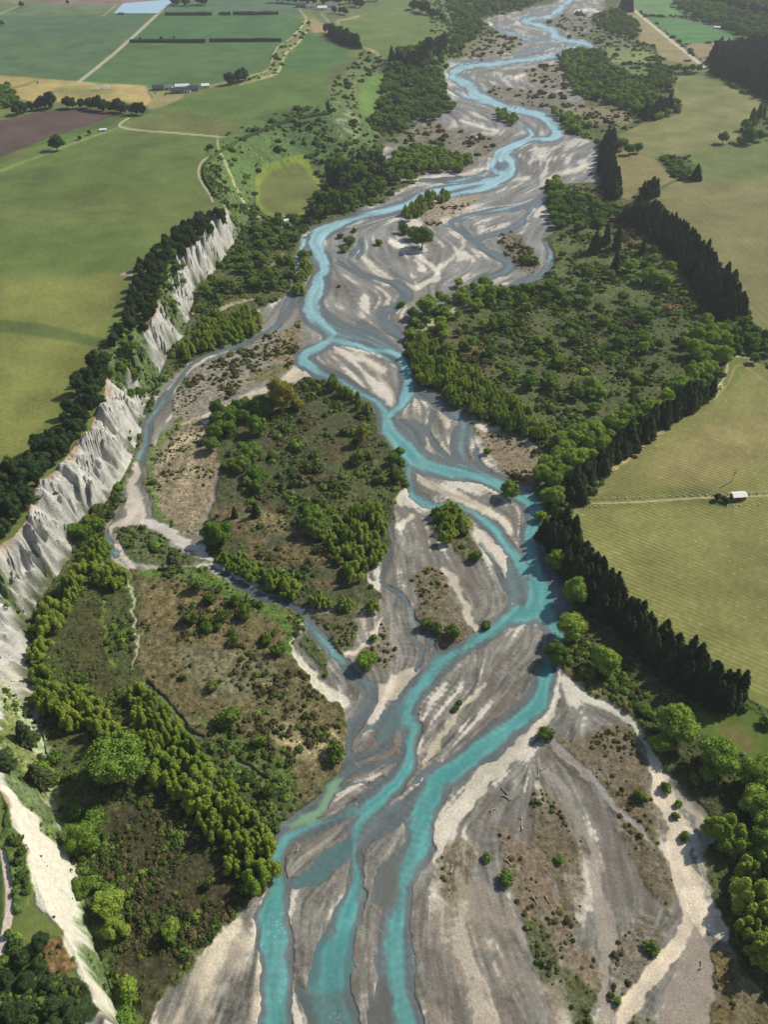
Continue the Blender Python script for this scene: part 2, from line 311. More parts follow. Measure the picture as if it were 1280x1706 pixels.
# --- riverbed
BED = [(935,-60),(930,0),(900,10),(850,22),(815,30),(806,40),(835,50),(815,70),(790,85),(768,98),(750,105),(741,125),(745,150),(740,165),(722,185),(700,205),(680,222),(648,240),(640,262),(660,280),(705,290),(700,302),(670,315),(640,335),(610,345),(590,355),(545,370),
       (515,385),(504,395),(498,420),(490,450),(480,490),(440,512),(418,535),(436,552),(400,568),(344,592),(300,618),(262,650),(248,690),(236,730),(230,765),(205,810),(178,868),(170,890),(180,925),(215,950),(330,945),(420,1000),(500,1025),(505,1100),(556,1160),(572,1200),(576,1250),
       (568,1280),(540,1310),(500,1345),(466,1390),(456,1440),(448,1470),(430,1490),(400,1520),(350,1570),(300,1620),(262,1660),(245,1706),(200,1850),(1500,1850),(1300,1715),(1274,1681),(1240,1625),(1217,1593),(1211,1556),(1189,1484),(1170,1420),(1190,1395),(1180,1366),(1158,1330),(1130,1300),
       (1098,1268),(1078,1240),(1056,1212),(1030,1185),(960,1140),(936,1115),(922,1080),(932,1050),(942,1020),(946,985),(940,950),(930,925),(914,900),(905,860),(893,830),(882,812),(892,790),(903,748),(890,735),(850,725),(800,705),(740,670),(700,650),(680,640),(674,590),(672,572),
       (682,545),(700,528),(740,508),(780,498),(820,480),(850,476),(900,460),(921,440),(916,420),(906,400),(920,390),(925,365),(915,350),(905,335),(912,312),(960,305),(1000,300),(996,260),(985,235),(945,225),(932,205),(938,190),(965,180),(975,170),(955,150),(945,130),(932,102),(945,90),(998,88),(960,60),(1000,52),(1036,45),(1000,28),(1008,10),(1004,-60)]
ixb, sdb = poly_sd(BED, 0.0)
paint(ixb, sdb, (124, 121, 112), soft=1.6, k=0, rid=2)
bedm = np.zeros(len(X)); bedm[ixb] = sst(2, -2, sdb)
# water strokes (x, y, full width) - bright = turquoise channels, dull = shallow grey ones
BRIGHT = [
 [(1000,-60,16),(960,-12,10),(944,5,8),(931,16,9),(916,27,9),(887,30,8),(872,34,8),(887,39,8),(906,44,7),(923,52,12),(926,61,12),(950,69,9),(975,71,8),(996,82,4)],
 [(958,78,4),(940,89,6),(869,100,8),(825,105,8),(787,109,10),(766,114,12),(755,123,14),(766,133,14),(784,144,17),(790,156,18),(812,166,14),(837,177,12),(869,184,11),(894,189,11),(912,197,13),(922,209,18),(926,222,17),(916,231,10),(894,231,7),(875,234,9),(862,240,12),(847,247,14),(831,259,18),(850,266,15),(853,281,16),(837,297,16),(810,312,12),(787,317,9),(750,325,7)],
 [(876,212,6),(887,222,9),(872,234,8)], [(830,256,10),(824,268,10),(822,282,12),(842,292,12)],
 [(845,292,10),(806,303,10),(756,313,8),(719,321,12),(703,327,14),(675,341,14),(637,352,12),(600,360,12),(562,374,16),(537,386,20),(523,405,22),(534,430,22),(541,449,20),(531,461,22),(531,480,26),(519,499,28),(522,524,28),(541,546,20),(553,561,18),(528,579,16),(503,594,22),(519,610,20),(537,621,16),(566,635,12),(600,657,11),(631,672,12),(642,688,16),(644,707,20),(659,726,24),(675,744,28),(697,766,30),(725,779,28),(775,788,22),(819,801,20),(850,816,20),(881,832,24),(894,848,24),(894,862,22),(881,884,26),(881,909,26),(884,934,28),(891,962,36),(894,990,46),(891,1009,44),(869,1018,36),(847,1027,24),(825,1043,20),(794,1062,20),(762,1084,20),(734,1105,26),(716,1127,28),(703,1139,26),(675,1173,28),(669,1195,30),(684,1214,24),(675,1245,22),(672,1273,22),(656,1298,26),(631,1323,30),(612,1351,26),(598,1374,24),(588,1400,20),(587,1425,16),(594,1456,16),(594,1487,20),(581,1518,32),(566,1556,40),(556,1593,48),(550,1631,54),(547,1662,60),(560,1700,62),(570,1790,60)],
 [(506,400,10),(495,427,6),(497,455,5),(487,480,5),(481,504,7),(470,520,4)],
 [(550,563,16),(581,571,10),(628,583,10),(662,591,12),(673,607,16),(678,629,22),(681,654,26),(666,676,12),(647,690,14)],
 [(731,766,6),(775,776,9),(812,791,10),(834,807,12),(850,818,12)],
 [(684,780,10),(687,813,12),(700,832,14),(720,843,9),(750,838,7),(775,846,8),(800,862,12),(825,881,15),(837,902,16),(856,927,18),(869,950,20)],
 [(891,1009,40),(912,1027,34),(924,1052,24),(920,1080,20),(912,1109,24),(906,1127,30),(900,1150,32),(898,1172,34),(869,1195,36),(831,1226,38),(794,1254,36),(756,1279,36),(725,1304,38),(706,1339,40),(700,1376,38),(696,1412,36),(681,1443,34),(669,1481,32),(662,1518,36),(659,1556,46),(659,1593,50),(659,1631,48),(669,1668,44),(681,1706,42),(700,1790,44)],
 [(606,1345,18),(575,1354,14),(531,1370,16),(500,1386,18),(475,1398,24),(464,1415,24),(459,1440,22),(462,1468,24),(456,1497,34),(453,1525,42),(459,1556,44),(459,1593,40),(459,1631,42),(459,1668,42),(462,1706,44),(470,1790,44)],
 [(294,632,3),(275,660,7),(256,685,7),(244,710,9),(241,741,8),(234,764,9)], [(172,888,4),(180,909,9),(190,922,8)],
 [(372,950,4),(425,990,8),(469,1006,6),(494,1018,7),(519,1046,9),(544,1077,10),(562,1093,12),(576,1104,8)],
]
DULL = [
 [(908,327,11),(890,339,11),(869,344,7),(819,352,6),(775,361,6),(744,372,6)], [(744,374,4),(769,386,6),(787,402,7),(819,424,8),(847,436,11),(841,452,8),(800,464,6),(781,486,6)],
 [(912,405,7),(919,427,9),(900,458,9),(850,474,6)], [(790,400,5),(825,389,5),(859,377,6),(878,358,5),(884,346,4)], [(600,402,5),(604,415,6),(598,430,4)],
 [(560,436,3),(600,458,4),(631,464,5),(662,474,8),(678,489,12),(662,508,9),(637,524,15),(647,545,13),(669,561,9)], [(600,540,9),(619,552,12),(647,574,11),(660,588,10)], [(531,517,8),(566,540,13),(600,555,14),(644,577,13)],
 [(608,399,4),(590,420,5),(581,433,4),(597,455,3)], [(619,959,3),(662,990,4),(684,1012,5),(703,1040,5),(727,1088,4)], [(653,868,3),(650,902,3.5),(641,943,4),(630,962,3)], [(800,902,4),(831,955,5),(844,987,7),(847,1018,6)],
 [(825,40,4),(834,52,5),(862,59,5),(887,66,5),(919,66,5)], [(758,150,4),(770,160,5),(790,166,5)], [(860,92,3),(880,84,4),(905,80,4),(935,80,4)], [(575,1262,5),(610,1255,6),(640,1235,6)], [(575,1285,5),(620,1275,5),(650,1262,5)], [(560,1318,4),(600,1306,5),(640,1296,6)],
 [(700,300,4),(740,300,5),(790,296,5),(815,284,5)], [(720,690,4),(712,712,6),(722,740,5),(745,762,5)], [(690,1050,4),(700,1080,5),(690,1110,5)], [(860,520,0.1),(861,521,0.1)],
 [(655,704,8),(688,716,22),(694,742,22)], [(556,548,16),(600,562,28),(650,584,18)], [(848,930,14),(852,970,14),(862,1000,18)], [(790,300,8),(740,312,8),(690,326,8)], [(640,352,6),(600,352,6),(585,362,6)], [(845,262,10),(840,275,14)], [(745,775,6),(790,790,8)],
 [(590,560,14),(630,575,26),(658,596,18)], [(560,548,10),(600,556,14),(640,572,16)],
 [(691,651,20),(725,663,20),(753,685,18),(775,704,20),(766,726,22),(762,754,22),(775,776,10)], [(790,752,5),(800,776,6),(830,800,6)],
 [(855,950,14),(865,975,16),(880,990,16)], [(925,940,16),(930,980,20),(938,1010,22),(930,1035,20)],
 [(576,1104,12),(591,1126,14),(614,1145,14),(609,1170,16),(594,1192,18),(581,1211,14),(575,1226,8),(577,1254,9),(575,1276,10),(559,1307,14),(531,1336,18),(500,1364,22),(478,1382,20)],
 [(660,1180,24),(640,1205,26),(630,1230,14)], [(600,1215,8),(630,1205,10)],
 [(720,1284,22),(700,1288,10),(688,1300,6)], [(700,1330,20),(662,1351,28),(631,1376,26),(604,1398,18),(560,1420,20),(531,1447,22),(500,1465,16),(478,1468,12)],
 [(675,1440,20),(650,1465,34),(632,1490,22)], [(625,1600,10),(628,1640,12),(634,1681,30),(640,1740,40)], [(500,1640,14),(520,1660,24),(530,1700,30)],
 [(344,591,4),(312,613,6),(291,641,7)], [(480,505,5),(462,540,5),(430,560,7),(391,576,5),(344,591,4)],
 [(240,1142,3),(270,1165,3.5),(300,1200,4),(340,1232,4)], [(395,1262,4),(420,1278,5),(445,1300,4)],
]
WSD = np.full(len(X), 99.0); WSB = np.full(len(X), 99.0); WSN = np.full(len(X), 0.0)
SEGS = []
for arr, bright in ((BRIGHT, True), (DULL, False)):
    for s in arr:
        q = np.array(s, float); q[:, 2] *= 1.3 if bright else 1.25
        l = smooth_line(np.hstack([plan(q), q[:, 2:3] / 2]), 4); pad = 40
        ix = np.where((PU > l[:, 0].min() - pad) & (PU < l[:, 0].max() + pad) & (PV > l[:, 1].min() - pad) & (PV < l[:, 1].max() + pad))[0]
        a = U[ix] * .35 + PU[ix] * .65; b = V[ix] * .35 + PV[ix] * .65
        d = seg_sd(a, b, l, l[:, 2])
        WSD[ix] = np.minimum(WSD[ix], d)
        if bright: WSB[ix] = np.minimum(WSB[ix], seg_sd(a, b, l, l[:, 2] * .78))
        if q[:, 2].mean() > 5.5:
            w = np.stack(unproj(l[:, 0], l[:, 1]), 1)
            for k in range(0, len(w) - 2, 2): SEGS.append((*w[k], *w[k + 2]))
# dry flow lines on the plains
DRY = [[(1085,1250,14),(1100,1280,22),(1112,1320,28),(1122,1380,30),(1135,1430,36),(1150,1480,50),(1165,1520,60),(1130,1556,36),(1110,1590,28),(1070,1640,26),(1030,1690,28),(1000,1780,30)],
       [(1160,1500,50),(1185,1530,36),(1206,1562,14)],
       [(925,1170,18),(912,1205,20),(870,1245,24),(830,1275,26),(795,1312,32),(760,1352,34),(735,1400,24),(722,1440,10)],
       [(950,1148,14),(1000,1172,16),(1050,1197,12),(1082,1238,8)],
       [(640,920,30),(640,990,26),(650,1060,30),(680,1120,20)], [(760,990,14),(790,1040,12)], [(770,1060,10),(800,1120,14),(760,1180,16),(720,1240,12)],
       [(900,1060,30),(870,1110,30),(800,1180,40),(720,1260,30)], [(900,1250,10),(960,1350,14),(985,1420,16),(1000,1500,20),(1010,1560,22),(1010,1700,18)],
       [(780,1400,10),(800,1500,10),(850,1620,10),(900,1706,10)], [(420,1520,20),(370,1620,20),(340,1706,20)], [(590,420,20),(640,460,20),(680,500,14)], [(700,380,20),(760,430,20),(700,470,20)],
       [(880,300,20),(800,340,16),(740,370,14),(790,400,14),(840,430,14),(790,480,12)], [(720,680,14),(710,740,12)], [(560,590,10),(620,640,14),(640,670,10)], [(735,860,14),(760,940,14),(800,1000,16)],
       [(300,700,8),(350,690,10),(420,660,14),(470,640,18),(500,620,20)], [(320,700,10),(290,800,20),(320,880,14)], [(460,1160,14),(540,1290,14)], [(225,780,14),(225,850,30),(190,890,8)], [(255,875,12),(300,900,14),(350,918,9)]]
for s in DRY:
    q = np.array(s, float); l = smooth_line(plan(q), 3); w = np.stack(unproj(l[:, 0], l[:, 1]), 1)
    for k in range(0, len(w) - 2, 2): SEGS.append((*w[k], *w[k + 2]))
SEGS = np.array(SEGS)
# flow direction on a coarse chart
CU = np.linspace(-60, 1340, 120); CV = np.linspace(-60, 1800, 160)
gu, gv = np.meshgrid(CU, CV); gx, gy = unproj(gu.ravel(), gv.ravel())
dxs = SEGS[:, 2] - SEGS[:, 0]; dys = SEGS[:, 3] - SEGS[:, 1]; ln = np.hypot(dxs, dys) + 1e-6
sg = np.sign(-(dys) + 1e-3)                                # downstream = towards the viewer
mx = (SEGS[:, 0] + SEGS[:, 2]) / 2; my = (SEGS[:, 1] + SEGS[:, 3]) / 2
fx = np.zeros(len(gx)); fy = np.zeros(len(gx))
for a0 in range(0, len(gx), 4000):
    sl_ = slice(a0, a0 + 4000)
    d2 = (gx[sl_, None] - mx) ** 2 + (gy[sl_, None] - my) ** 2
    w = ln / (d2 + 30) ** 1.6
    cx = dxs / ln; cy = dys / ln                          # doubled angle keeps opposite directions alike
    c2 = cx * cx - cy * cy; s2 = 2 * cx * cy
    C2 = (w * c2).sum(1); S2 = (w * s2).sum(1); an = np.arctan2(S2, C2) / 2
    fx[sl_] = np.cos(2 * an); fy[sl_] = np.sin(2 * an)
fx = fx.reshape(gu.shape); fy = fy.reshape(gu.shape)
def flow(x, y):
    u, v = proj(x, y)
    i = np.clip((u + 60) / 1400 * 119, 0, 118.999); j = np.clip((v + 60) / 1860 * 159, 0, 158.999)
    i0 = i.astype(int); j0 = j.astype(int); fi = i - i0; fj = j - j0
    def g(A): return (A[j0, i0] * (1 - fi) + A[j0, i0 + 1] * fi) * (1 - fj) + (A[j0 + 1, i0] * (1 - fi) + A[j0 + 1, i0 + 1] * fi) * fj
    an = np.arctan2(g(fy), g(fx)) / 2
    dx, dy = np.cos(an), np.sin(an); s = np.where(dy > 0, -1.0, 1.0)
    return dx * s, dy * s
gi = np.where((bedm > 0.02) | (WSD < 8))[0]
def lic(ix, steps, h, wls):
    acc = [np.zeros(len(ix)) for _ in wls]; wt = 0
    for sgn in (1, -1):
        x = X[ix].copy(); y = Y[ix].copy()
        for k in range(steps):
            w = 0.5 + 0.5 * math.cos(math.pi * k / steps)
            for n, wl in enumerate(wls): acc[n] += w * vnoise(x / wl, y / wl, 91 + n)
            wt += w
            dx, dy = flow(x, y); x += dx * h * sgn; y += dy * h * sgn
    return [a / wt for a in acc]
h_ = 3.2
l1, l2, l3 = lic(gi, 9, h_, (9.0, 3.6, 1.9))
def norm(a): return (a - a.mean()) / (a.std() + 1e-6)
LA = np.zeros(len(X)); LB = np.zeros(len(X)); LC = np.zeros(len(X))
LA[gi] = norm(l1); LB[gi] = norm(l2); LC[gi] = norm(l3)
st = LA * .6 + LB * .6
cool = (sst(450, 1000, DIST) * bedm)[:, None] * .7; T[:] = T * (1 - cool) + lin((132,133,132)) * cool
gn = gi[DIST[gi] < 620]; f1, f2 = lic(gn, 9, .75, (1.5, .75)); LF = np.zeros(len(X)); LF[gn] = (norm(f1) * .6 + norm(f2) * .5) * sst(620, 380, DIST[gn])
# gravel tone: grey base, darker damp runnels, pale silt films
g_ = bedm[:, None]
tone = np.clip(1 + 0.10 * LA + 0.13 * LB + 0.10 * LC + .25 * LF, .45, 1.65)[:, None]
T[:] = np.where(g_ > 0, T * (1 - g_ + g_ * tone), T)
patch = fbm(X, Y, 38, 101, 3)
T[:] = T * (1 - (.20 * sst(.14, .0, np.abs(LB + .3)) + .16 * sst(.12, 0, np.abs(LC - .2)))[:, None] * bedm[:, None])
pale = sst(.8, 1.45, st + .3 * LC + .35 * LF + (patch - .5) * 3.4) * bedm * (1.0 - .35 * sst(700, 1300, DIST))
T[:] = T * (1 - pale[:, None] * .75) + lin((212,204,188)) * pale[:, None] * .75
brn = sst(.7, 1.7, -st - .3 * LF + (fbm(X, Y, 30, 111) - .5) * 3.2) * bedm * .6
T[:] = T * (1 - brn[:, None]) + lin((118, 108, 98)) * brn[:, None]
stm = sst(-0.6, 0.9, st)                                 # streak modulation 0..1
stn = sst(0.9, -0.6, LB * .8 + LC * .5)
BR = dict(k=1, soft=6, fray=26)
for poly, c, a in (
 ([(645,240),(700,205),(760,215),(800,225),(848,236),(838,256),(800,268),(770,285),(720,290),(690,280),(660,270)], (112,102,86), .9),
 ([(905,36),(940,22),(990,25),(1025,40),(1010,50),(960,57),(920,47)], (112,106,92), .9),
 ([(880,112),(930,106),(945,130),(950,150),(930,146),(880,136)], (122,110,90), .8),
 ([(800,155),(840,145),(900,150),(960,165),(958,180),(905,184),(850,172)], (108,100,84), .85),
 ([(770,60),(830,54),(868,66),(850,90),(800,98),(768,86)], (124,114,98), .85),
 ([(945,182),(1000,176),(1060,190),(1040,206),(970,206)], (136,114,98), .9),
 ([(830,392),(850,385),(880,410),(896,440),(872,455),(847,440),(832,412)], (108,94,80), .95),
 ([(700,372),(725,337),(790,322),(800,330),(762,355),(722,374)], (150,134,112), .9),
 ([(676,962),(720,940),(750,978),(775,1020),(786,1060),(760,1085),(735,1090),(715,1060),(700,1020)], (110,98,76), .9),
 ([(716,860),(725,842),(775,840),(790,880),(800,925),(775,930),(740,905),(722,890)], (88,84,56), .95),
 ([(762,692),(830,720),(897,742),(885,792),(855,803),(822,770),(800,735),(765,715)], (130,114,92), .95),
 ([(905,1242),(960,1222),(1040,1212),(1072,1250),(1093,1300),(1102,1400),(1060,1388),(1010,1322),(960,1292)], (108,94,72), .8),
 ([(1000,1290),(1060,1330),(1100,1400),(1118,1480),(1100,1520),(1060,1440),(1020,1370)], (106,92,70), .8),
 ([(885,1330),(930,1340),(970,1420),(980,1500),(960,1560),(930,1480),(890,1420)], (106,92,70), .8),
 ([(718,1420),(770,1400),(790,1440),(770,1500),(722,1480)], (112,98,76), .85),
 ([(830,1380),(900,1430),(960,1540),(1000,1640),(960,1660),(900,1560),(850,1480)], (126,108,88), .75),
 ([(1010,1560),(1060,1520),(1100,1560),(1080,1620),(1020,1680),(1012,1640)], (120,108,94), .9),
 ([(1175,1580),(1215,1590),(1270,1690),(1300,1760),(1160,1760),(1172,1680)], (104,90,58), .95),
 ([(880,1540),(900,1540),(950,1610),(1000,1680),(1000,1760),(950,1700),(900,1620)], (84,88,50), .9),
 ([(1040,1680),(1110,1690),(1160,1740),(1060,1760)], (106,98,74), .8),
 ([(610,1060),(640,1040),(660,1080),(640,1120),(615,1100)], (128,116,98), .8)):
    P_(poly, c, a=a, mod=.85 + .15 * stn, **BR)
for pts, c, a in (
 ([(1085,1248,12),(1100,1280,20),(1112,1320,26),(1124,1380,30),(1136,1430,34),(1152,1480,50),(1166,1520,54),(1132,1556,34),(1110,1590,28),(1070,1640,26),(1030,1690,28)], (222,206,180), .95),
 ([(1160,1490,50),(1186,1530,34),(1210,1564,10)], (224,210,186), .95), ([(1140,1330,30),(1170,1370,24),(1175,1410,14)], (176,166,148), .85), ([(1172,1420,10),(1188,1480,12)], (190,178,156), .8),
 ([(925,1170,18),(912,1205,20),(870,1245,22),(830,1275,26),(795,1312,32),(760,1352,34),(735,1400,24),(720,1444,8)], (206,198,178), .9),
 ([(950,1148,16),(1000,1172,18),(1050,1197,12),(1084,1240,9)], (200,194,178), .9),
 ([(905,1225,16),(985,1300,14),(1030,1342,14),(1080,1395,8)], (148,144,138), .95), ([(915,1282,8),(955,1350,12),(985,1420,14),(1002,1500,26),(1010,1560,24),(1008,1640,14),(1012,1710,26)], (158,148,134), .9),
 ([(500,1040,6),(496,1080,8),(512,1120,14),(545,1150,22),(568,1165,20)], (222,214,194), .95), ([(640,1030,3),(615,1065,8),(580,1095,10)], (222,208,184), .9), ([(620,985,7),(614,1020,7),(610,1040,6)], (190,174,150), .8),
 ([(610,1145,16),(650,1150,34),(690,1110,18)], (216,202,176), .7), ([(700,1270,10),(730,1230,12),(760,1190,8),(800,1140,8)], (214,200,172), .75), ([(735,945,8),(770,990,12),(790,1040,12),(785,1070,6)], (214,204,180), .85),
 ([(800,880,10),(830,920,14),(842,950,8)], (196,186,170), .8), ([(690,860,10),(670,880,14)], (224,214,196), .8), ([(700,795,8),(730,815,14),(780,835,12),(830,860,10),(850,880,6)], (210,198,176), .75),
 ([(560,585,6),(600,595,8),(640,640,8),(655,665,6)], (204,192,172), .6), ([(700,720,8),(712,745,10),(720,760,6)], (216,206,186), .7), ([(735,690,8),(745,710,9)], (216,206,186), .7), ([(780,700,6),(805,712,9),(830,715,5)], (216,206,186), .85),
 ([(650,402,8),(690,420,12),(715,440,10),(730,455,8)], (226,218,200), .9), ([(735,445,10),(725,465,10),(690,480,8)], (226,218,200), .85), ([(690,432,6),(705,450,9)], (226,218,200), .8),
 ([(745,374,6),(800,352,6),(860,344,8),(905,330,8)], (206,200,188), .85), ([(745,376,7),(770,390,9),(790,400,7),(815,425,9),(845,440,12),(840,460,8),(790,480,6)], (196,188,176), .8), ([(790,402,5),(850,380,6),(880,362,8)], (196,188,176), .8),
 ([(775,400,4),(765,420,5),(745,438,5)], (206,196,178), .8),
 ([(600,420,6),(625,450,12),(650,465,7)], (220,212,192), .7), ([(560,430,3),(590,450,4),(640,465,3)], (120,114,108), .6), ([(575,450,4),(625,462,5),(668,475,7),(680,490,9)], (122,118,116), .7),
 ([(690,560,12),(730,535,10),(790,500,6)], (206,190,164), .75), ([(650,540,12),(655,560,14)], (176,168,158), .7),
 ([(670,300,3),(720,296,5),(780,290,6),(810,280,4)], (226,216,196), .8), ([(850,300,6),(880,296,6)], (222,212,192), .8), ([(905,300,5),(930,290,8),(960,284,7),(985,275,4)], (216,208,190), .75),
 ([(765,200,3),(800,210,5),(830,218,4)], (230,222,206), .85), ([(740,150,4),(760,158,5),(780,164,4)], (230,222,206), .75), ([(860,130,5),(872,126,7)], (226,216,196), .8), ([(815,40,4),(828,44,6),(836,54,4)], (228,222,210), .85), ([(862,56,4),(880,64,5),(910,66,5)], (228,222,210), .8),
 ([(890,240,4),(900,260,8),(915,270,6)], (220,210,190), .6), ([(1020,35,3),(1035,45,5),(1030,50,3)], (226,220,208), .8), ([(960,20,5),(985,16,6),(1000,22,4)], (222,216,206), .8),
 ([(300,705,9),(350,690,10),(420,662,13),(470,642,18),(500,622,18)], (206,194,168), .9), ([(344,598,3),(310,622,4),(275,655,3)], (220,212,192), .8),
 ([(226,772,6),(224,800,16),(222,835,26),(222,862,30),(190,876,12),(176,890,5)], (200,190,174), .95), ([(240,866,12),(262,876,14),(300,898,15),(346,918,10)], (208,202,190), .95), ([(350,918,6),(380,945,7)], (170,168,160), .8),
 ([(188,925,10),(206,942,8),(214,965,6),(222,1000,4),(226,1040,5),(228,1090,3.5),(219,1126,3.5)], (190,182,158), .9), ([(210,940,4),(260,942,4),(330,944,3)], (170,162,140), .8),
 ([(160,1000,3),(170,1060,3),(185,1120,3)], (120,134,70), .7),
 ([(320,525,3),(350,520,4),(390,508,4),(420,500,3)], (196,176,148), .9), ([(484,377,3),(458,388,3.6),(472,408,3.6),(470,427,3.6),(448,446,3.6),(453,461,3)], (160,134,104), .9)):
    L_(pts, c, a=a, soft=2.2, k=0, mod=.7 + .3 * stm)
P_([(332,1556),(396,1530),(436,1600),(430,1720),(280,1720),(300,1640)], (206,192,166), a=.75, soft=8, k=0, mod=stm)
P_([(1158,1530),(1176,1590),(1174,1640),(1160,1720),(1080,1720),(1110,1640),(1132,1580)], (146,136,122), a=.95, soft=2, k=0)
P_([(722,1500),(800,1480),(880,1560),(950,1720),(730,1720)], (150, 136, 116), a=.6, soft=8, k=0, mod=stm)
# --- vegetated flats inside the bed
def veg(pts, rgb, a=.96, mod=None, soft=2.2): P_(pts, rgb, a=a, soft=soft, k=1, rid=1, mod=mod, fray=7)
veg([(352,692),(420,668),(480,642),(540,625),(600,655),(640,705),(665,750),(682,800),(660,842),(648,900),(636,926),(618,955),(634,998),(600,1008),(560,1012),(500,1012),(440,985),(380,945),(338,905),(362,850),(366,785),(345,740)], (72,76,46))
veg([(286,668),(320,622),(400,578),(478,545),(502,558),(488,600),(440,636),(350,680),(288,700)], (136,126,114), soft=3)
veg([(404,640),(430,615),(480,600),(490,612),(440,636)], (110,104,68), a=.85, soft=3)
veg([(440,590),(470,560),(500,530),(500,580),(480,605)], (122,104,72), a=.8, soft=4)
veg([(330,692),(350,722),(362,770),(352,850),(332,892),(290,880),(262,842),(256,790),(270,740),(292,712)], (134, 120, 98), soft=3)
L_([(300,698,10),(262,742,14),(252,800,15),(262,852,14),(300,886,6)], (98,112,54), a=.85, soft=3, k=1)
L_([(345,728,14),(300,735,16),(275,770,8)], (196,180,150), a=.6, soft=4)
L_([(320,760,18),(310,830,20),(322,870,12)], (178,158,128), a=.6, soft=6, mod=sst(.4,.6,mid))
veg([(190,884),(240,876),(300,912),(360,938),(262,938),(212,924)], (86,92,58))
veg([(215,952),(330,950),(372,962),(430,1000),(488,1026),(500,1050),(492,1090),(508,1128),(550,1168),(570,1210),(574,1260),(545,1306),(500,1334),(420,1290),(330,1222),(260,1160),(232,1112),(232,1010)], (106,90,68))
L_([(240,955,16),(350,968,24),(430,1008,26),(480,1045,20),(486,1090,12)], (84,104,46), a=.85, soft=6)
P_([(452,1176),(500,1160),(555,1215),(565,1285),(525,1285),(470,1235)], (170,146,118), a=.8, soft=7, mod=sst(.3,.6,mid))
P_([(240,980),(330,985),(400,1060),(380,1110),(300,1100),(250,1060)], (122,96,72), a=.6, soft=8, mod=sst(.35,.6,mid))
P_([(300,1080),(420,1090),(470,1150),(400,1170),(320,1140)], (118,106,92), a=.6, soft=8)
P_([(330,1190),(420,1230),(500,1300),(480,1335),(400,1280)], (84,94,48), a=.85, soft=6)
veg([(510,1052),(526,1064),(542,1100),(545,1128),(528,1115),(514,1085)], (78,88,46))
veg([(515,1024),(560,1015),(610,1010),(600,1040),(575,1090),(555,1075),(530,1045)], (92,88,60))
veg([(500,1340),(540,1300),(560,1310),(520,1340),(480,1372)], (84,84,56), a=.7)
veg([(935,1118),(990,1128),(1040,1160),(1060,1180),(1046,1188),(1000,1160),(955,1140)], (122,104,72))
# --- left-bank flats
P_([(190,1340),(300,1310),(380,1400),(440,1480),(400,1520),(330,1580),(262,1650),(236,1720),(190,1600),(150,1500),(150,1400)], (64,54,42), a=.9, soft=8, k=1)
P_([(90,960),(160,960),(215,1000),(220,1120),(260,1200),(150,1180),(70,1120)], (74,74,44), a=.85, soft=8, k=1)
P_([(120,1020),(170,1010),(180,1180),(110,1150)], (72,62,42), a=.6, soft=8)
L_([(168,940,6),(175,1040,4),(185,1120,5)], (118,138,66), a=.6, soft=3)
P_([(400,690),(600,680),(640,760),(600,860),(480,880),(400,800)], (86,70,54), a=.7, soft=12, mod=sst(.5,.65,mid))
P_([(560,760),(650,770),(640,840),(560,850)], (88,92,52), a=.6, soft=10)
P_([(360,850),(430,840),(520,900),(600,960),(560,990),(480,960),(390,910)], (112,92,68), a=.7, soft=8, mod=sst(.4,.6,mid))
P_([(395,860),(450,850),(500,880),(470,890)], (128,120,80), a=.6, soft=5)
# --- right-bank scrub
P_([(925,395),(1000,385),(1060,420),(1080,480),(1000,500),(930,480),(918,430)], (92,94,58), a=.7, soft=8)
P_([(1040,360),(1090,390),(1110,430),(1060,420),(1030,390)], (108,82,66), a=.7, soft=6)
P_([(920,320),(990,312),(1020,330),(1010,360),(950,370),(925,350)], (98,84,62), a=.7, soft=6)
P_([(700,560),(760,540),(830,600),(800,640),(740,610)], (100,84,58), a=.5, soft=8)
P_([(1100,500),(1160,500),(1150,516),(1110,512)], (124,88,72), a=.8, soft=4)
P_([(940,1120),(1010,1000),(1080,1080),(1060,1180),(1000,1140)], (72,70,48), a=.7, soft=8)
P_([(1000,50),(1060,45),(1060,70),(1030,110),(1090,120),(1080,170),(1000,180)], (92,98,66), a=.6, soft=8)
P_([(1010,80),(1060,78),(1098,100),(1060,108),(1020,104)], (130,130,88), a=.8, soft=3, rag=False)
P_([(1030,112),(1110,115),(1120,125),(1080,140),(1030,125)], (104,118,62), a=.8, soft=3)
P_([(930,60),(1000,60),(1040,30),(1060,60),(1050,90),(990,96)], (104,104,80), a=.6, soft=5)
P_([(1080,1170),(1150,1210),(1200,1260),(1260,1330),(1300,1420),(1200,1400),(1120,1290)], (66,60,42), a=.7, soft=8)
# ---------------------------------------------------------------- relief + carved channels
scr = K[:, 1]; near = sst(1400, 500, DIST)
Z += np.where(strip, 0, 1) * (scr * ((0.9 - .55 * bedm) + (mid - .5) * 1.1 + (fine - .5) * 1.1 * near))
Z += bedm * (1 - scr) * ((LA * .12 + LB * .07)) 
Z += K[:, 2] * np.where(terr, 0, .8) + (big - .5) * 1.2 * K[:, 2]
WSD = WSD + np.clip(LB * .7 + LC * .5, -2, 2) * np.clip(1.4 - .0006 * DIST, .4, 1.2) * (WSD > -7)
wd = sst(3.4, -3.2, WSD)
floorw = -1.15
Z = np.where(wd > 0, Z * (1 - wd) + floorw * wd, Z)
T[:] = T * (1 - .12 * sst(6, 0, WSD)[:, None] * bedm[:, None])       # damp margin of fine dark silt
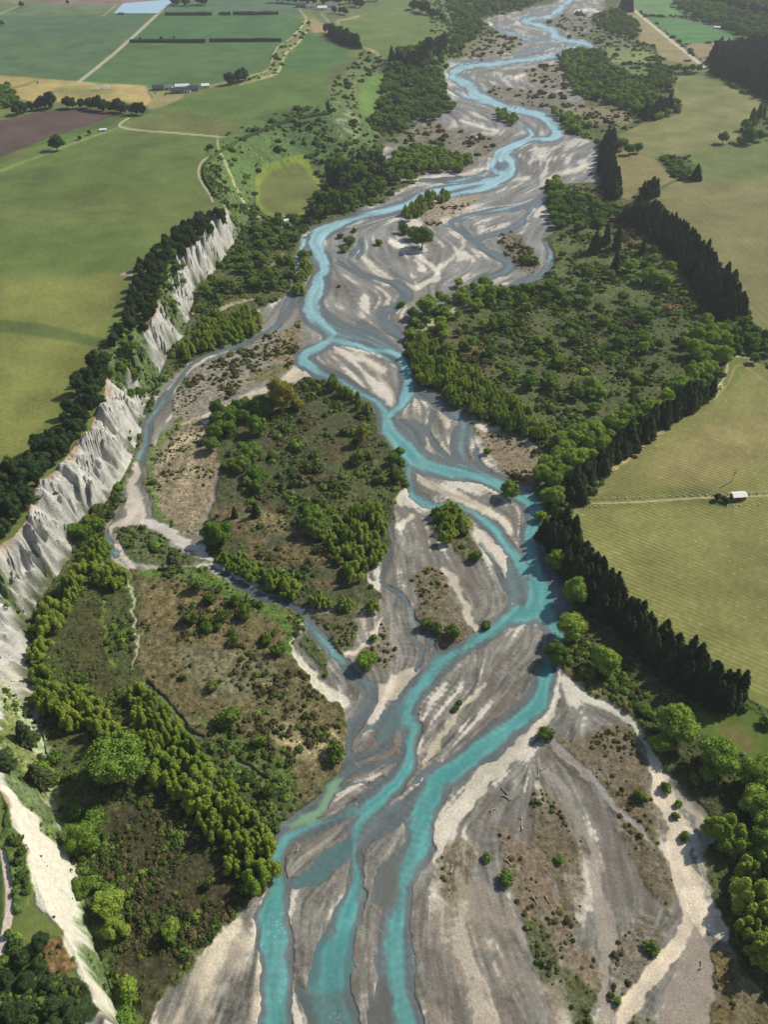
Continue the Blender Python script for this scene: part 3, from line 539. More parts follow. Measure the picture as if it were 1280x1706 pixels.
# pond on the terrace
POND = [(189,22),(205,5),(292,-2),(263,22)]
ixp, sdp = poly_sd(POND, ZT, False, curve=False)
Z[ixp] = np.where(sdp < 1.0, ZT - 1.6, Z[ixp])
Zg = Z.reshape(NV, NU)
def ground(x, y):
    u, v = proj(np.asarray(x, float), np.asarray(y, float), 0.0)
    i = np.interp(u, UA, np.arange(NU)); j = np.interp(v, VA, np.arange(NV))
    i0 = np.clip(i.astype(int), 0, NU - 2); j0 = np.clip(j.astype(int), 0, NV - 2); fi = i - i0; fj = j - j0
    return (Zg[j0, i0] * (1 - fi) + Zg[j0, i0 + 1] * fi) * (1 - fj) + (Zg[j0 + 1, i0] * (1 - fi) + Zg[j0 + 1, i0 + 1] * fi) * fj
def sample(A, x, y):
    u, v = proj(np.asarray(x, float), np.asarray(y, float), 0.0)
    i = np.clip(np.rint(np.interp(u, UA, np.arange(NU))).astype(int), 0, NU - 1); j = np.clip(np.rint(np.interp(v, VA, np.arange(NV))).astype(int), 0, NV - 1)
    return A.reshape(NV, NU)[j, i]
# ---------------------------------------------------------------- materials
def newmat(name):
    m = bpy.data.materials.new(name); m.use_nodes = True; nt = m.node_tree; nt.nodes.clear()
    o = nt.nodes.new('ShaderNodeOutputMaterial'); p = nt.nodes.new('ShaderNodeBsdfPrincipled'); nt.links.new(p.outputs[0], o.inputs[0])
    return m, nt, p
def nd(nt, t, **kw):
    n = nt.nodes.new(t)
    for k, v in kw.items(): setattr(n, k, v)
    return n
def noise(nt, co, scale, detail=3, rough=.55, vec=None):
    n = nd(nt, 'ShaderNodeTexNoise'); n.inputs['Scale'].default_value = scale; n.inputs['Detail'].default_value = detail; n.inputs['Roughness'].default_value = rough
    nt.links.new(co, n.inputs['Vector']); return n.outputs['Fac']
def mrange(nt, val, a, b, c, d):
    n = nd(nt, 'ShaderNodeMapRange'); nt.links.new(val, n.inputs[0])
    for i, x in enumerate((a, b, c, d)): n.inputs[i + 1].default_value = x
    return n.outputs[0]
def math_(nt, op, a, b=None):
    n = nd(nt, 'ShaderNodeMath', operation=op)
    for i, x in enumerate((a, b)):
        if x is None: continue
        if isinstance(x, (int, float)): n.inputs[i].default_value = x
        else: nt.links.new(x, n.inputs[i])
    return n.outputs[0]
def vmul(nt, col, fac):
    n = nd(nt, 'ShaderNodeVectorMath', operation='SCALE'); nt.links.new(col, n.inputs[0]); nt.links.new(fac, n.inputs['Scale']); return n.outputs[0]
def mixc(nt, f, a, b):
    n = nd(nt, 'ShaderNodeMix', data_type='RGBA')
    for s, x in ((0, f), (6, a), (7, b)):
        if isinstance(x, (int, float)): n.inputs[s].default_value = x
        elif isinstance(x, (tuple, list, np.ndarray)): n.inputs[s].default_value = (*x, 1)
        else: nt.links.new(x, n.inputs[s])
    return n.outputs[2]
def ground_mat(name, rows=None):
    m, nt, p = newmat(name)
    geo = nd(nt, 'ShaderNodeNewGeometry').outputs['Position']
    tint = nd(nt, 'ShaderNodeAttribute', attribute_name='tint').outputs['Color']
    ka = nd(nt, 'ShaderNodeAttribute', attribute_name='cover'); sp = nd(nt, 'ShaderNodeSeparateColor'); nt.links.new(ka.outputs['Color'], sp.inputs[0])
    kg, ks, kf = sp.outputs[0], sp.outputs[1], sp.outputs[2]; kc = ka.outputs['Alpha']
    # gravel: cobbles and silt films
    a = mrange(nt, noise(nt, geo, 1.1, 4, .7), .3, .7, .78, 1.22); b_ = mrange(nt, noise(nt, geo, .18, 4, .6), .3, .7, .88, 1.12)
    sp_ = mrange(nt, noise(nt, geo, 2.6, 3, .75), .36, .64, .80, 1.20); gravel = math_(nt, 'MULTIPLY', math_(nt, 'MULTIPLY', a, b_), sp_)
    s1 = mrange(nt, noise(nt, geo, .75, 5, .7), .34, .64, .45, 1.5); s2 = mrange(nt, noise(nt, geo, .28, 4, .6), .33, .67, .62, 1.36)
    scrub = math_(nt, 'MULTIPLY', s1, s2)
    f1 = mrange(nt, noise(nt, geo, .35, 5, .75), .32, .68, .80, 1.2); f2 = mrange(nt, noise(nt, geo, .022, 5, .65), .32, .68, .74, 1.24)
    field = math_(nt, 'MULTIPLY', f1, f2)
    if rows:
        ang, wl, amt, dash = rows
        mp = nd(nt, 'ShaderNodeMapping'); mp.inputs['Rotation'].default_value = (0, 0, ang); nt.links.new(geo, mp.inputs[0])
        dis = nd(nt, 'ShaderNodeSeparateXYZ'); nt.links.new(mp.outputs[0], dis.inputs[0])
        wob = math_(nt, 'MULTIPLY', noise(nt, geo, .03, 2), 1.5)
        ph = math_(nt, 'SINE', math_(nt, 'MULTIPLY', math_(nt, 'ADD', dis.outputs['Y'], wob), 6.2832 / wl))
        gate = mrange(nt, noise(nt, geo, .012, 3), .35, .6, .25, 1.0)
        st_ = math_(nt, 'MULTIPLY', math_(nt, 'MULTIPLY', ph, amt), gate)
        field = math_(nt, 'ADD', field, st_)
        mp2 = nd(nt, 'ShaderNodeMapping'); mp2.inputs['Rotation'].default_value = (0, 0, ang); mp2.inputs['Scale'].default_value = (.25, 1.0, 1.0)
        nt.links.new(geo, mp2.inputs[0]); d_ = noise(nt, mp2.outputs[0], .9, 2, .6)
        dd = math_(nt, 'MULTIPLY', mrange(nt, d_, .62, .70, 0, dash), mrange(nt, ph, .3, .9, 0, 1))
        field = math_(nt, 'ADD', field, dd)
    c1 = mrange(nt, noise(nt, geo, .45, 5, .7), .3, .7, .78, 1.18)
    tot = math_(nt, 'ADD', math_(nt, 'ADD', math_(nt, 'MULTIPLY', kg, gravel), math_(nt, 'MULTIPLY', ks, scrub)), math_(nt, 'ADD', math_(nt, 'MULTIPLY', kf, field), math_(nt, 'MULTIPLY', kc, c1)))
    nt.links.new(vmul(nt, tint, tot), p.inputs['Base Color'])
    p.inputs['Roughness'].default_value = .92; p.inputs['Specular IOR Level'].default_value = .2
    bp = nd(nt, 'ShaderNodeBump'); bp.inputs['Strength'].default_value = .55; bp.inputs['Distance'].default_value = .5
    hh = math_(nt, 'ADD', math_(nt, 'MULTIPLY', noise(nt, geo, .9, 5, .7), math_(nt, 'ADD', math_(nt, 'MULTIPLY', kg, .7), math_(nt, 'ADD', math_(nt, 'MULTIPLY', ks, 2.2), math_(nt, 'MULTIPLY', kc, 5.0)))), math_(nt, 'MULTIPLY', noise(nt, geo, .8, 3), .5))
    nt.links.new(hh, bp.inputs['Height']); nt.links.new(bp.outputs[0], p.inputs['Normal'])
    return m
def rowang(p, q, z=0):
    a, b = unproj(*p, z), unproj(*q, z); return -math.atan2(b[1] - a[1], b[0] - a[0])
M_ground = ground_mat('ground')
M_rows_vine = ground_mat('vineyard_rows', (rowang((990, 862), (1280, 975)), 2.9, .2, 1.1))
M_rows_left = ground_mat('mown_rows', (rowang((10, 700), (150, 655), ZT), 4.2, .07, .25))
M_rows_far = ground_mat('sown_rows', (rowang((160, 60), (460, 62), ZT), 11, .08, .0))
M_rows_right = ground_mat('grazed_rows', (rowang((1120, 280), (1270, 420)), 7, .05, .15))
# ---------------------------------------------------------------- build terrain objects
T = T * (1 - K[:, 2:3] * np.array([.12, .20, .27])) * (1 - K[:, 1:2] * (1 - .75 * bedm[:, None]) * np.array([.0, -.20, .06]))
T = np.clip(T, 0.004, .8)
def link(name, me, mat=None, parent=None):
    o = bpy.data.objects.new(name, me); COL.objects.link(o)
    if mat is not None: me.materials.append(mat)
    if parent is not None: o.parent = parent
    return o
def mesh_quads(name, verts, quads, smooth=True):
    me = bpy.data.meshes.new(name); nv, nf = len(verts), len(quads); k = quads.shape[1]
    me.vertices.add(nv); me.vertices.foreach_set('co', np.ascontiguousarray(verts, np.float32).ravel())
    me.loops.add(nf * k); me.polygons.add(nf)
    me.polygons.foreach_set('loop_start', np.arange(0, nf * k, k, dtype=np.int32)); me.loops.foreach_set('vertex_index', quads.ravel().astype(np.int32))
    if smooth: me.polygons.foreach_set('use_smooth', np.ones(nf, bool))
    me.update(calc_edges=True); return me
jj, ii = np.meshgrid(np.arange(NV - 1), np.arange(NU - 1), indexing='ij')
v00 = (jj * NU + ii).ravel(); QUADS = np.stack([v00 + NU, v00 + NU + 1, v00 + 1, v00], 1)
QY = Y[QUADS].max(1); QX = np.abs(X[QUADS]).max(1); QUADS = QUADS[(QY < 7000) & (QX < 5200)]
CO = np.stack([X, Y, Z], 1)
fr = RID[QUADS[:, 0]]
def sub(quads, co):
    us, inv = np.unique(quads, return_inverse=True); return us, co[us], inv.reshape(quads.shape)
for rid in sorted(set(fr.tolist())):
    q = QUADS[fr == rid]; us, vs, qq = sub(q, CO); nm = REG[rid]
    me = mesh_quads(nm, vs, qq)
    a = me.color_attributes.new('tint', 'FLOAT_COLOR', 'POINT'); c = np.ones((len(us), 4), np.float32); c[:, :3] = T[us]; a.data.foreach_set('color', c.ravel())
    a = me.color_attributes.new('cover', 'FLOAT_COLOR', 'POINT'); kk = K[us] / np.maximum(K[us].sum(1, keepdims=True), 1e-3); a.data.foreach_set('color', kk.astype(np.float32).ravel())
    mt = M_ground
    if nm == 'vineyard': mt = M_rows_vine
    elif rid == 10: mt = M_rows_left
    elif nm == 'field': mt = M_rows_far if 'upper left' in (LAB.get(rid) or '') or 'straight farm road' in (LAB.get(rid) or '') else M_rows_right
    o = link(nm, me, mt); o['kind'] = 'structure'
    if LAB.get(rid): o['label'] = LAB[rid]
# ---------------------------------------------------------------- water
def water_mat():
    m, nt, p = newmat('glacial_water')
    geo = nd(nt, 'ShaderNodeNewGeometry').outputs['Position']
    tint = nd(nt, 'ShaderNodeAttribute', attribute_name='tint').outputs['Color']
    a = mrange(nt, noise(nt, geo, .5, 5, .7), .3, .7, .9, 1.12)
    base = vmul(nt, tint, a)
    foam = mrange(nt, noise(nt, geo, 1.3, 4, .7), .60, .68, 0, 1)
    fa = nd(nt, 'ShaderNodeAttribute', attribute_name='foam').outputs['Fac']
    base = mixc(nt, math_(nt, 'MULTIPLY', foam, fa), base, (.75, .8, .78))
    nt.links.new(base, p.inputs['Base Color']); p.inputs['Roughness'].default_value = .22; p.inputs['IOR'].default_value = 1.333
    bp = nd(nt, 'ShaderNodeBump'); bp.inputs['Strength'].default_value = .35; bp.inputs['Distance'].default_value = .3
    nt.links.new(noise(nt, geo, .9, 4, .65), bp.inputs['Height']); nt.links.new(bp.outputs[0], p.inputs['Normal'])
    return m
M_water = water_mat()
WT = np.zeros((len(X), 3)); WT[:] = lin((98, 106, 106)) * 1.0
FARW = sst(340, 900, DIST)[:, None]  # far channels painted paler, standing in for sky reflected in the water
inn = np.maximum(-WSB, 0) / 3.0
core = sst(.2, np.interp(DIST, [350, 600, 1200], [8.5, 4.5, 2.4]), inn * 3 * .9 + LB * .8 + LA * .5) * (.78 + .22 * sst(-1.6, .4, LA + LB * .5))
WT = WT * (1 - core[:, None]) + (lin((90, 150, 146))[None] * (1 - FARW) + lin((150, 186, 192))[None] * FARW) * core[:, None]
WT *= np.clip(1 + .07 * LB + .07 * LC + .06 * LF, .7, 1.3)[:, None]
wide = sst(-3, -14, WSB)[:, None] * .55 * sst(-.3, 1.2, LA * .7 + LB * .5)[:, None]
WT = WT * (1 - wide) + lin((60, 122, 122)) * wide
WT = np.clip(WT, .01, .8)
def wpaint(pts, rgb, a, soft=6, z=0):
    ix, s_ = poly_sd(pts, z); w = (sst(soft, -soft, s_) * a)[:, None]; WT[ix] = WT[ix] * (1 - w) + lin(rgb) * w
wpaint([(478,1382),(531,1330),(560,1300),(575,1310),(530,1360),(500,1378)], (122, 158, 122), .8)
wpaint([(480,1640),(600,1660),(600,1740),(480,1740)], (84,96,92), .6, 12)
wpaint([(560,1400),(590,1395),(560,1440),(520,1470),(480,1475),(500,1440)], (72,112,110), .6, 8)
wpaint([(500,1560),(600,1540),(600,1640),(520,1640)], (66,124,122), .5, 14)
wpaint([(630,1440),(665,1430),(665,1500),(630,1510)], (98,100,92), .8, 8)
wpaint([(640,1640),(620,1640),(620,1720),(660,1720)], (92,90,84), .8, 8)
wpaint([(640,1180),(670,1170),(650,1220),(625,1225)], (84,108,106), .7, 6)
wpaint([(360,940),(480,1000),(500,1020),(480,1030),(400,990)], (74,84,90), .9, 4)
FO = .55 * sst(1.5, 2.6, LB * .8 + LC * .8 + LF * .5) * (core > .5)
for cx, cy, rx, ry, a in ((604,1345,14,12,1), (462,1545,16,22,.9), (670,1205,8,10,.6), (590,1440,6,14,.5), (565,1702,16,10,.6), (880,922,8,5,.9), (497,440,4,30,.8), (620,590,14,6,.5), (520,612,10,8,.6), (670,676,10,5,.8), (900,1170,24,5,.5), (737,1105,6,6,.5), (690,1600,10,60,.25), (700,1380,14,60,.2)):
    ix, s_ = poly_sd(ell(cx, cy, rx, ry)); FO[ix] = np.maximum(FO[ix], sst(3, -3, s_) * a)
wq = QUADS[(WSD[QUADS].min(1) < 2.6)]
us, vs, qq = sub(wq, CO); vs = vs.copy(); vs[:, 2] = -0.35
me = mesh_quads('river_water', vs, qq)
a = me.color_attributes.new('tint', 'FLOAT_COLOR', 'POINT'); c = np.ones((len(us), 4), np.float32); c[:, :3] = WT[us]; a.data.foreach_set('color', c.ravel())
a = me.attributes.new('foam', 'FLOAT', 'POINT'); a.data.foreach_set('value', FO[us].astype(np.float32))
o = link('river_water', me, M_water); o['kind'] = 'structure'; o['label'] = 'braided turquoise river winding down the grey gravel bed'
px_, py_ = unproj(*np.array(POND, float).T, ZT)
me = bpy.data.meshes.new('pond_water'); me.from_pydata([(x, y, ZT - .35) for x, y in zip(px_, py_)], [], [(3, 2, 1, 0)]); me.update()
m, nt, p = newmat('pond_liner_water'); p.inputs['Base Color'].default_value = (.36, .58, .72, 1); p.inputs['Roughness'].default_value = .15
o = link('pond_water', me, m); o['kind'] = 'structure'; o['label'] = 'pale blue rectangular pond at the upper left'
#@@PART2
# ================================================================ vegetation
def leaf_mat(name, c1, c2, transl=.22, nscale=.35):
    m = bpy.data.materials.new(name); m.use_nodes = True; nt = m.node_tree; nt.nodes.clear()
    o = nd(nt, 'ShaderNodeOutputMaterial'); geo = nd(nt, 'ShaderNodeNewGeometry').outputs['Position']
    rnd = nd(nt, 'ShaderNodeObjectInfo').outputs['Random']
    f = math_(nt, 'ADD', math_(nt, 'MULTIPLY', rnd, .6), math_(nt, 'MULTIPLY', mrange(nt, noise(nt, geo, nscale, 3, .6), .3, .7, 0, 1), .4))
    c = mixc(nt, f, lin(c1), lin(c2))
    c = vmul(nt, c, mrange(nt, noise(nt, geo, 1.2, 3, .7), .34, .66, .5, 1.42))
    d = nd(nt, 'ShaderNodeBsdfDiffuse'); t = nd(nt, 'ShaderNodeBsdfTranslucent'); mx = nd(nt, 'ShaderNodeMixShader'); mx.inputs[0].default_value = transl
    nt.links.new(c, d.inputs[0]); nt.links.new(c, t.inputs[0]); nt.links.new(d.outputs[0], mx.inputs[1]); nt.links.new(t.outputs[0], mx.inputs[2]); nt.links.new(mx.outputs[0], o.inputs[0])
    return m
MAT = {
 'pine': leaf_mat('pine_needles', (50, 68, 46), (80, 92, 54), .08),
 'cypress': leaf_mat('cypress_foliage', (52, 72, 46), (80, 98, 56), .1),
 'willow': leaf_mat('willow_leaves', (118, 150, 58), (160, 178, 78)),
 'poplar': leaf_mat('poplar_leaves', (118, 148, 58), (166, 176, 76)),
 'broad': leaf_mat('broadleaf_leaves', (86, 118, 50), (128, 152, 64)),
 'olive': leaf_mat('autumn_willow_leaves', (140, 134, 58), (150, 142, 64)),
 'bush': leaf_mat('bush_leaves', (82, 106, 46), (118, 134, 60)),
 'heath': leaf_mat('heath_foliage', (76, 72, 48), (98, 94, 62), .1), 'gorse': leaf_mat('gorse_foliage', (58, 74, 40), (88, 102, 52), .12),
}
def bark():
    m, nt, p = newmat('bark'); geo = nd(nt, 'ShaderNodeNewGeometry').outputs['Position']
    nt.links.new(mixc(nt, noise(nt, geo, 2.0, 4), (.06, .045, .035), (.16, .13, .10)), p.inputs['Base Color']); p.inputs['Roughness'].default_value = .9; return m
MAT['bark'] = bark()
def sph_pts(n, rs):
    v = rs.normal(size=(n, 3)); return v / np.linalg.norm(v, axis=1, keepdims=True)
def quads_from(cen, nor, size, rs):
    """leaf-clump faces: rhombic quads at cen facing nor"""
    n = len(cen); up = rs.normal(size=(n, 3)); t = np.cross(nor, up); t /= np.linalg.norm(t, axis=1, keepdims=True) + 1e-9; b = np.cross(nor, t)
    s = (size * rs.uniform(.6, 1.3, n))[:, None]
    v = np.stack([cen - t * s, cen - b * s * .7, cen + t * s + nor * s * .25, cen + b * s * .7], 1).reshape(-1, 3)
    return v, np.arange(n * 4).reshape(n, 4)
def ball(c, r, nu=9, nv=6, rs=None, jit=.12):
    th = np.linspace(0, 2 * np.pi, nu, endpoint=False); ph = np.linspace(.12, np.pi - .12, nv)
    P = np.array([[math.sin(p) * math.cos(t), math.sin(p) * math.sin(t), math.cos(p)] for p in ph for t in th])
    P = P * (1 + rs.uniform(-jit, jit, (len(P), 1))) * r + c
    q = [[i * nu + j, i * nu + (j + 1) % nu, (i + 1) * nu + (j + 1) % nu, (i + 1) * nu + j] for i in range(nv - 1) for j in range(nu)]
    q += [[j, j + 1, (j + 3) % nu if j + 3 < nu else nu - 1, j + 2] for j in range(0, nu - 3, 3)]
    return P, np.array([[a[3], a[2], a[1], a[0]] for a in q])
def join(parts):
    V_, Q_, o = [], [], 0
    for v, q in parts: V_.append(v); Q_.append(q + o); o += len(v)
    return np.vstack(V_), np.vstack(Q_)
def lobes_mesh(name, lobes, nq, size, seed, mat, core=.86, out=.85):
    rs = np.random.RandomState(seed); parts = [ball(np.array(c), np.array(r) * core * .93, 8, 5, rs, .2) for c, r in lobes]
    area = np.array([r[0] * r[2] for c, r in lobes]); area /= area.sum()
    C_, N_ = [], []
    for (c, r), a in zip(lobes, area):
        n = sph_pts(int(nq * a * 1.8) + 4, rs); n = n[n[:, 2] > -.55]; c = np.array(c); r = np.array(r)
        p = c + n * r * rs.uniform(.86, 1.16, (len(n), 1))
        keep = np.ones(len(p), bool)
        for c2, r2 in lobes:
            if c2 is c: continue
            q = ((p - np.array(c2)) / (np.array(r2) * .88)); d = (q * q).sum(1); keep &= (d > 1) | (np.abs(np.array(c2) - c).sum() < 1e-9)
        C_.append(p[keep]); N_.append((n / r)[keep] / np.linalg.norm((n / r)[keep], axis=1, keepdims=True))
    cen = np.vstack(C_); nor = np.vstack(N_) + rs.normal(size=cen.shape) * out; nor /= np.linalg.norm(nor, axis=1, keepdims=True)
    parts.append(quads_from(cen, nor, size, rs)); v, q = join(parts)
    me = mesh_quads(name, v, q, False); me.materials.append(mat); return me
def round_crown(seed, mat, n=26, zc=.56, rz=.40, rr=.40, lob=(.15, .24), nq=4600, size=.024, core=True):
    rs = np.random.RandomState(seed); L = [((0, 0, zc), (rr * .82, rr * .82, rz * .85))]
    for k in range(n):
        d = sph_pts(1, rs)[0]; d[2] = abs(d[2]) * 1.0 - .35 if rs.rand() < .8 else d[2]; d /= np.linalg.norm(d)
        r = rs.uniform(*lob); s = rs.uniform(.62, 1.2)
        L.append(((d[0] * (rr - r * .5) * s, d[1] * (rr - r * .5) * s, zc + d[2] * (rz - r * .4) * s), (r, r, r * rs.uniform(.75, 1.05))))
    return lobes_mesh('crown', L, nq, size, seed, mat)
def plume_crown(seed, mat, n=15, spread=.27, nq=5000, size=.019):
    rs = np.random.RandomState(seed); L = []
    for k in range(n):
        a = rs.uniform(0, 6.28); d = spread * math.sqrt(rs.rand()); h = rs.uniform(.55, 1.0) * (1 - d * .9); r = rs.uniform(.05, .10)
        z0 = .12; L.append(((d * math.cos(a), d * math.sin(a), z0 + (h - z0) / 2), (r, r, (h - z0) / 2)))
        if rs.rand() < .7: L.append(((d * math.cos(a) * 1.25, d * math.sin(a) * 1.25, z0 + (h - z0) * .35), (r * 1.25, r * 1.25, (h - z0) * .28)))
    return lobes_mesh('crown', L, nq, size, seed, mat)
def conifer_crown(seed, mat, R0=.2, nb=260, droop=.25, top=1.0, base=.06, ragged=.2):
    rs = np.random.RandomState(seed); parts = []
    nu = 9; zs = np.array([base, .25, .5, .75, top * .97]); 
    P = []; 
    for z in zs:
        r = R0 * .62 * (1 - z) ** .8 + .004
        for j in range(nu): a = j / nu * 6.2832; rr = r * rs.uniform(.75, 1.25); P.append((rr * math.cos(a), rr * math.sin(a), z))
    q = [[i * nu + j, i * nu + (j + 1) % nu, (i + 1) * nu + (j + 1) % nu, (i + 1) * nu + j] for i in range(len(zs) - 1) for j in range(nu)]
    parts.append((np.array(P), np.array(q)))
    t = rs.rand(nb) ** 1.25 * (1 - base) + base; a = rs.uniform(0, 6.2832, nb); Rr = (R0 * (1 - t) ** .62 + .022) * rs.uniform(1 - ragged, 1 + ragged, nb)
    dirx, diry = np.cos(a), np.sin(a)
    for k in range(nb):
        d = np.array([dirx[k], diry[k], 0]); s = np.array([-diry[k], dirx[k], 0]); r = Rr[k]; w = r * .26 + .010; z = t[k]
        o = np.array([0, 0, z]) + d * r * .15; m_ = d * r * .6 + np.array([0, 0, z - droop * r * .25]); e = d * r + np.array([0, 0, z - droop * r + rs.uniform(-.01, .02)])
        up = np.array([0, 0, w * .35])
        v = np.array([o, m_ - s * w, e, m_ + s * w, o + up * 2, m_ + up * 1.6 - s * w * .25, e + up * .3, m_ - up * 2.2]); parts.append((v, np.array([[0, 1, 2, 3], [4, 5, 6, 7]])))
    n = nb * 3; t = rs.rand(n) * (1 - base) + base; a = rs.uniform(0, 6.2832, n); r = (R0 * (1 - t) ** .75 + .012) * rs.uniform(.55, .98, n)
    cen = np.stack([r * np.cos(a), r * np.sin(a), t], 1); nor = np.stack([np.cos(a), np.sin(a), np.full(n, .7)], 1) + rs.normal(size=(n, 3)) * .5; nor /= np.linalg.norm(nor, axis=1, keepdims=True)
    parts.append(quads_from(cen, nor, .020, rs)); v, q = join(parts); me = mesh_quads('crown', v, q, False); me.materials.append(mat); return me
def trunk_mesh(seed, h=.5, r=.022, limbs=3):
    rs = np.random.RandomState(seed); V_, Q_ = [], []
    def tube(p, q, r0, r1):
        p = np.array(p, float); q = np.array(q, float); d = q - p; d /= np.linalg.norm(d); s = np.cross(d, [0.3, .9, .1]); s /= np.linalg.norm(s); b = np.cross(d, s); o = len(V_)
        for c, rr in ((p, r0), ((p + q) / 2 + rs.normal(size=3) * r0 * .4, (r0 + r1) / 2), (q, r1)):
            for k in range(6): a = k * 1.0472; V_.append(c + (s * math.cos(a) + b * math.sin(a)) * rr)
        for i in range(2):
            for k in range(6): Q_.append([o + i * 6 + k, o + i * 6 + (k + 1) % 6, o + i * 6 + 6 + (k + 1) % 6, o + i * 6 + 6 + k])
    tube((0, 0, -.05), (0, 0, h), r * 1.3, r * .6)
    for k in range(limbs):
        a = rs.uniform(0, 6.28); z = h * rs.uniform(.35, .8); L_ = h * .55; tube((0, 0, z), (math.cos(a) * L_ * .6, math.sin(a) * L_ * .6, z + L_ * .7), r * .55, r * .2)
    me = mesh_quads('trunk', np.array(V_), np.array(Q_), True); me.materials.append(MAT['bark']); return me
CROWN = {
 'pine': [conifer_crown(100 + i, MAT['pine'], R0=.21 + .03 * i, droop=.15 + .08 * i, ragged=.35) for i in range(5)],
 'cypress': [round_crown(120 + i, MAT['cypress'], n=26, zc=.55, rz=.42, rr=.34, lob=(.12, .2)) for i in range(4)],
 'willow': [round_crown(140 + i, MAT['willow'], n=34, lob=(.10, .19)) for i in range(6)],
 'broad': [round_crown(160 + i, MAT['broad'], n=34, lob=(.10, .19)) for i in range(3)],
 'olive': [round_crown(170, MAT['olive'], n=30, lob=(.12, .2))],
 'poplar': [plume_crown(180 + i, MAT['poplar'], n=9 + 2 * i) for i in range(6)],
 'column': [plume_crown(190 + i, MAT['broad'], n=4, spread=.07) for i in range(2)],
 'bush': [round_crown(200 + i, MAT['bush'], n=10, zc=.42, rz=.45, rr=.42, lob=(.16, .28), nq=420, size=.07) for i in range(3)],
 'greenbush': [round_crown(210 + i, MAT['broad'], n=10, zc=.42, rz=.45, rr=.42, lob=(.16, .28), nq=420, size=.07) for i in range(3)],
}
TRUNK = {'pine': trunk_mesh(300, .85, .014, 0), 'column': trunk_mesh(301, .7, .014, 2), 'poplar': trunk_mesh(302, .5, .018, 4), 'bush': trunk_mesh(303, .35, .02, 3)}
T_DEF = trunk_mesh(304, .5, .026, 4)
NAME = {'pine': ('pine_tree', 'pine tree'), 'cypress': ('cypress_tree', 'cypress tree'), 'willow': ('willow_tree', 'willow tree'), 'broad': ('broadleaf_tree', 'broadleaf tree'), 'olive': ('yellowing_willow_tree', 'willow tree'),
        'poplar': ('poplar_tree', 'poplar tree'), 'column': ('columnar_poplar_tree', 'poplar tree'), 'bush': ('bush', 'bush'), 'greenbush': ('green_bush', 'bush')}
TREES = []     # (kind, x, y, width, height, label, group)
def patch(poly, kind, sp, w, hr, label, group, z=0.0, frac=1.0, minor=None):
    p = np.array(poly, float); wx, wy = unproj(p[:, 0], p[:, 1], z); W = np.stack([wx, wy], 1)
    gx_, gy_ = np.meshgrid(np.arange(W[:, 0].min(), W[:, 0].max() + sp, sp), np.arange(W[:, 1].min(), W[:, 1].max() + sp, sp))
    gx_ = gx_ + (np.arange(gx_.shape[0]) % 2)[:, None] * sp / 2
    a = gx_.ravel() + RS.uniform(-.38, .38, gx_.size) * sp; b = gy_.ravel() + RS.uniform(-.38, .38, gx_.size) * sp
    k = inside(a, b, W) & (RS.rand(len(a)) < frac); a, b = a[k], b[k]
    for x, y in zip(a, b):
        kd, ww, hh, lb, gr = kind, RS.uniform(*w), RS.uniform(*hr), label, group
        if minor and RS.rand() < minor[1]:
            kd, lb, gr = minor[0], minor[4], minor[5]; ww = RS.uniform(*minor[2]); hh = RS.uniform(*minor[3])
        TREES.append((kd, x, y, ww, ww * hh, lb, gr))
def row(line, kind, sp, w, hr, label, group, z=0.0, jit=.42):
    p = np.array(line, float); wx, wy = unproj(p[:, 0], p[:, 1], z)
    for k in range(len(p) - 1):
        L_ = math.hypot(wx[k + 1] - wx[k], wy[k + 1] - wy[k]); n = max(1, int(round(L_ / sp)))
        for i in range(n):
            t = (i + .5) / n; ww = RS.uniform(*w)
            TREES.append((kind, wx[k] + (wx[k + 1] - wx[k]) * t + RS.uniform(-jit, jit) * sp, wy[k] + (wy[k + 1] - wy[k]) * t + RS.uniform(-jit, jit) * sp, ww, ww * RS.uniform(*hr), label, group))
def one(px, py, wpx, kind, hr, label, z=0.0, group=None):
    """single plant: centre of its crown and its width in the photograph"""
    for _ in range(3):
        x, y = unproj(px, py, z); D = y * CP - (z - CAMH) * SP; w = wpx * D / FPX; h = w * hr
        x, y = unproj(px, py, z + h * .52)
    TREES.append((kind, float(x), float(y), w, h, label, group))
# --- the dark belt on the cliff top
GC = 'dark cypresses along the cliff top'; LC_ = 'dark rounded cypress in the belt along the white cliff top'
patch([(372,350),(384,352),(350,385),(322,412),(290,440),(272,470),(266,510),(254,530),(232,552),(196,582),(184,570),(204,540),(222,500),(224,460),(250,430),(290,392),(330,370)], 'cypress', 8.5, (7, 11.5), (1.0, 1.35), LC_, GC, ZT)
patch([(150,608),(176,604),(180,650),(162,690),(130,738),(92,785),(60,808),(50,850),(44,870),(20,890),(0,900),(-60,920),(-60,840),(0,800),(40,776),(80,740),(112,700),(134,650)], 'cypress', 7.5, (7, 11.5), (.95, 1.3), LC_, GC, ZT)
patch([(202,600),(222,590),(230,620),(205,640),(182,640)], 'broad', 7, (6, 9), (.9, 1.2), 'green tree clinging to the top of the cliff', 'green trees on the cliff face', 20)
patch([(262,436),(300,440),(312,470),(290,500),(268,470)], 'broad', 8, (5, 9), (.8, 1.1), 'green tree clinging to the top of the cliff', 'green trees on the cliff face', 16)
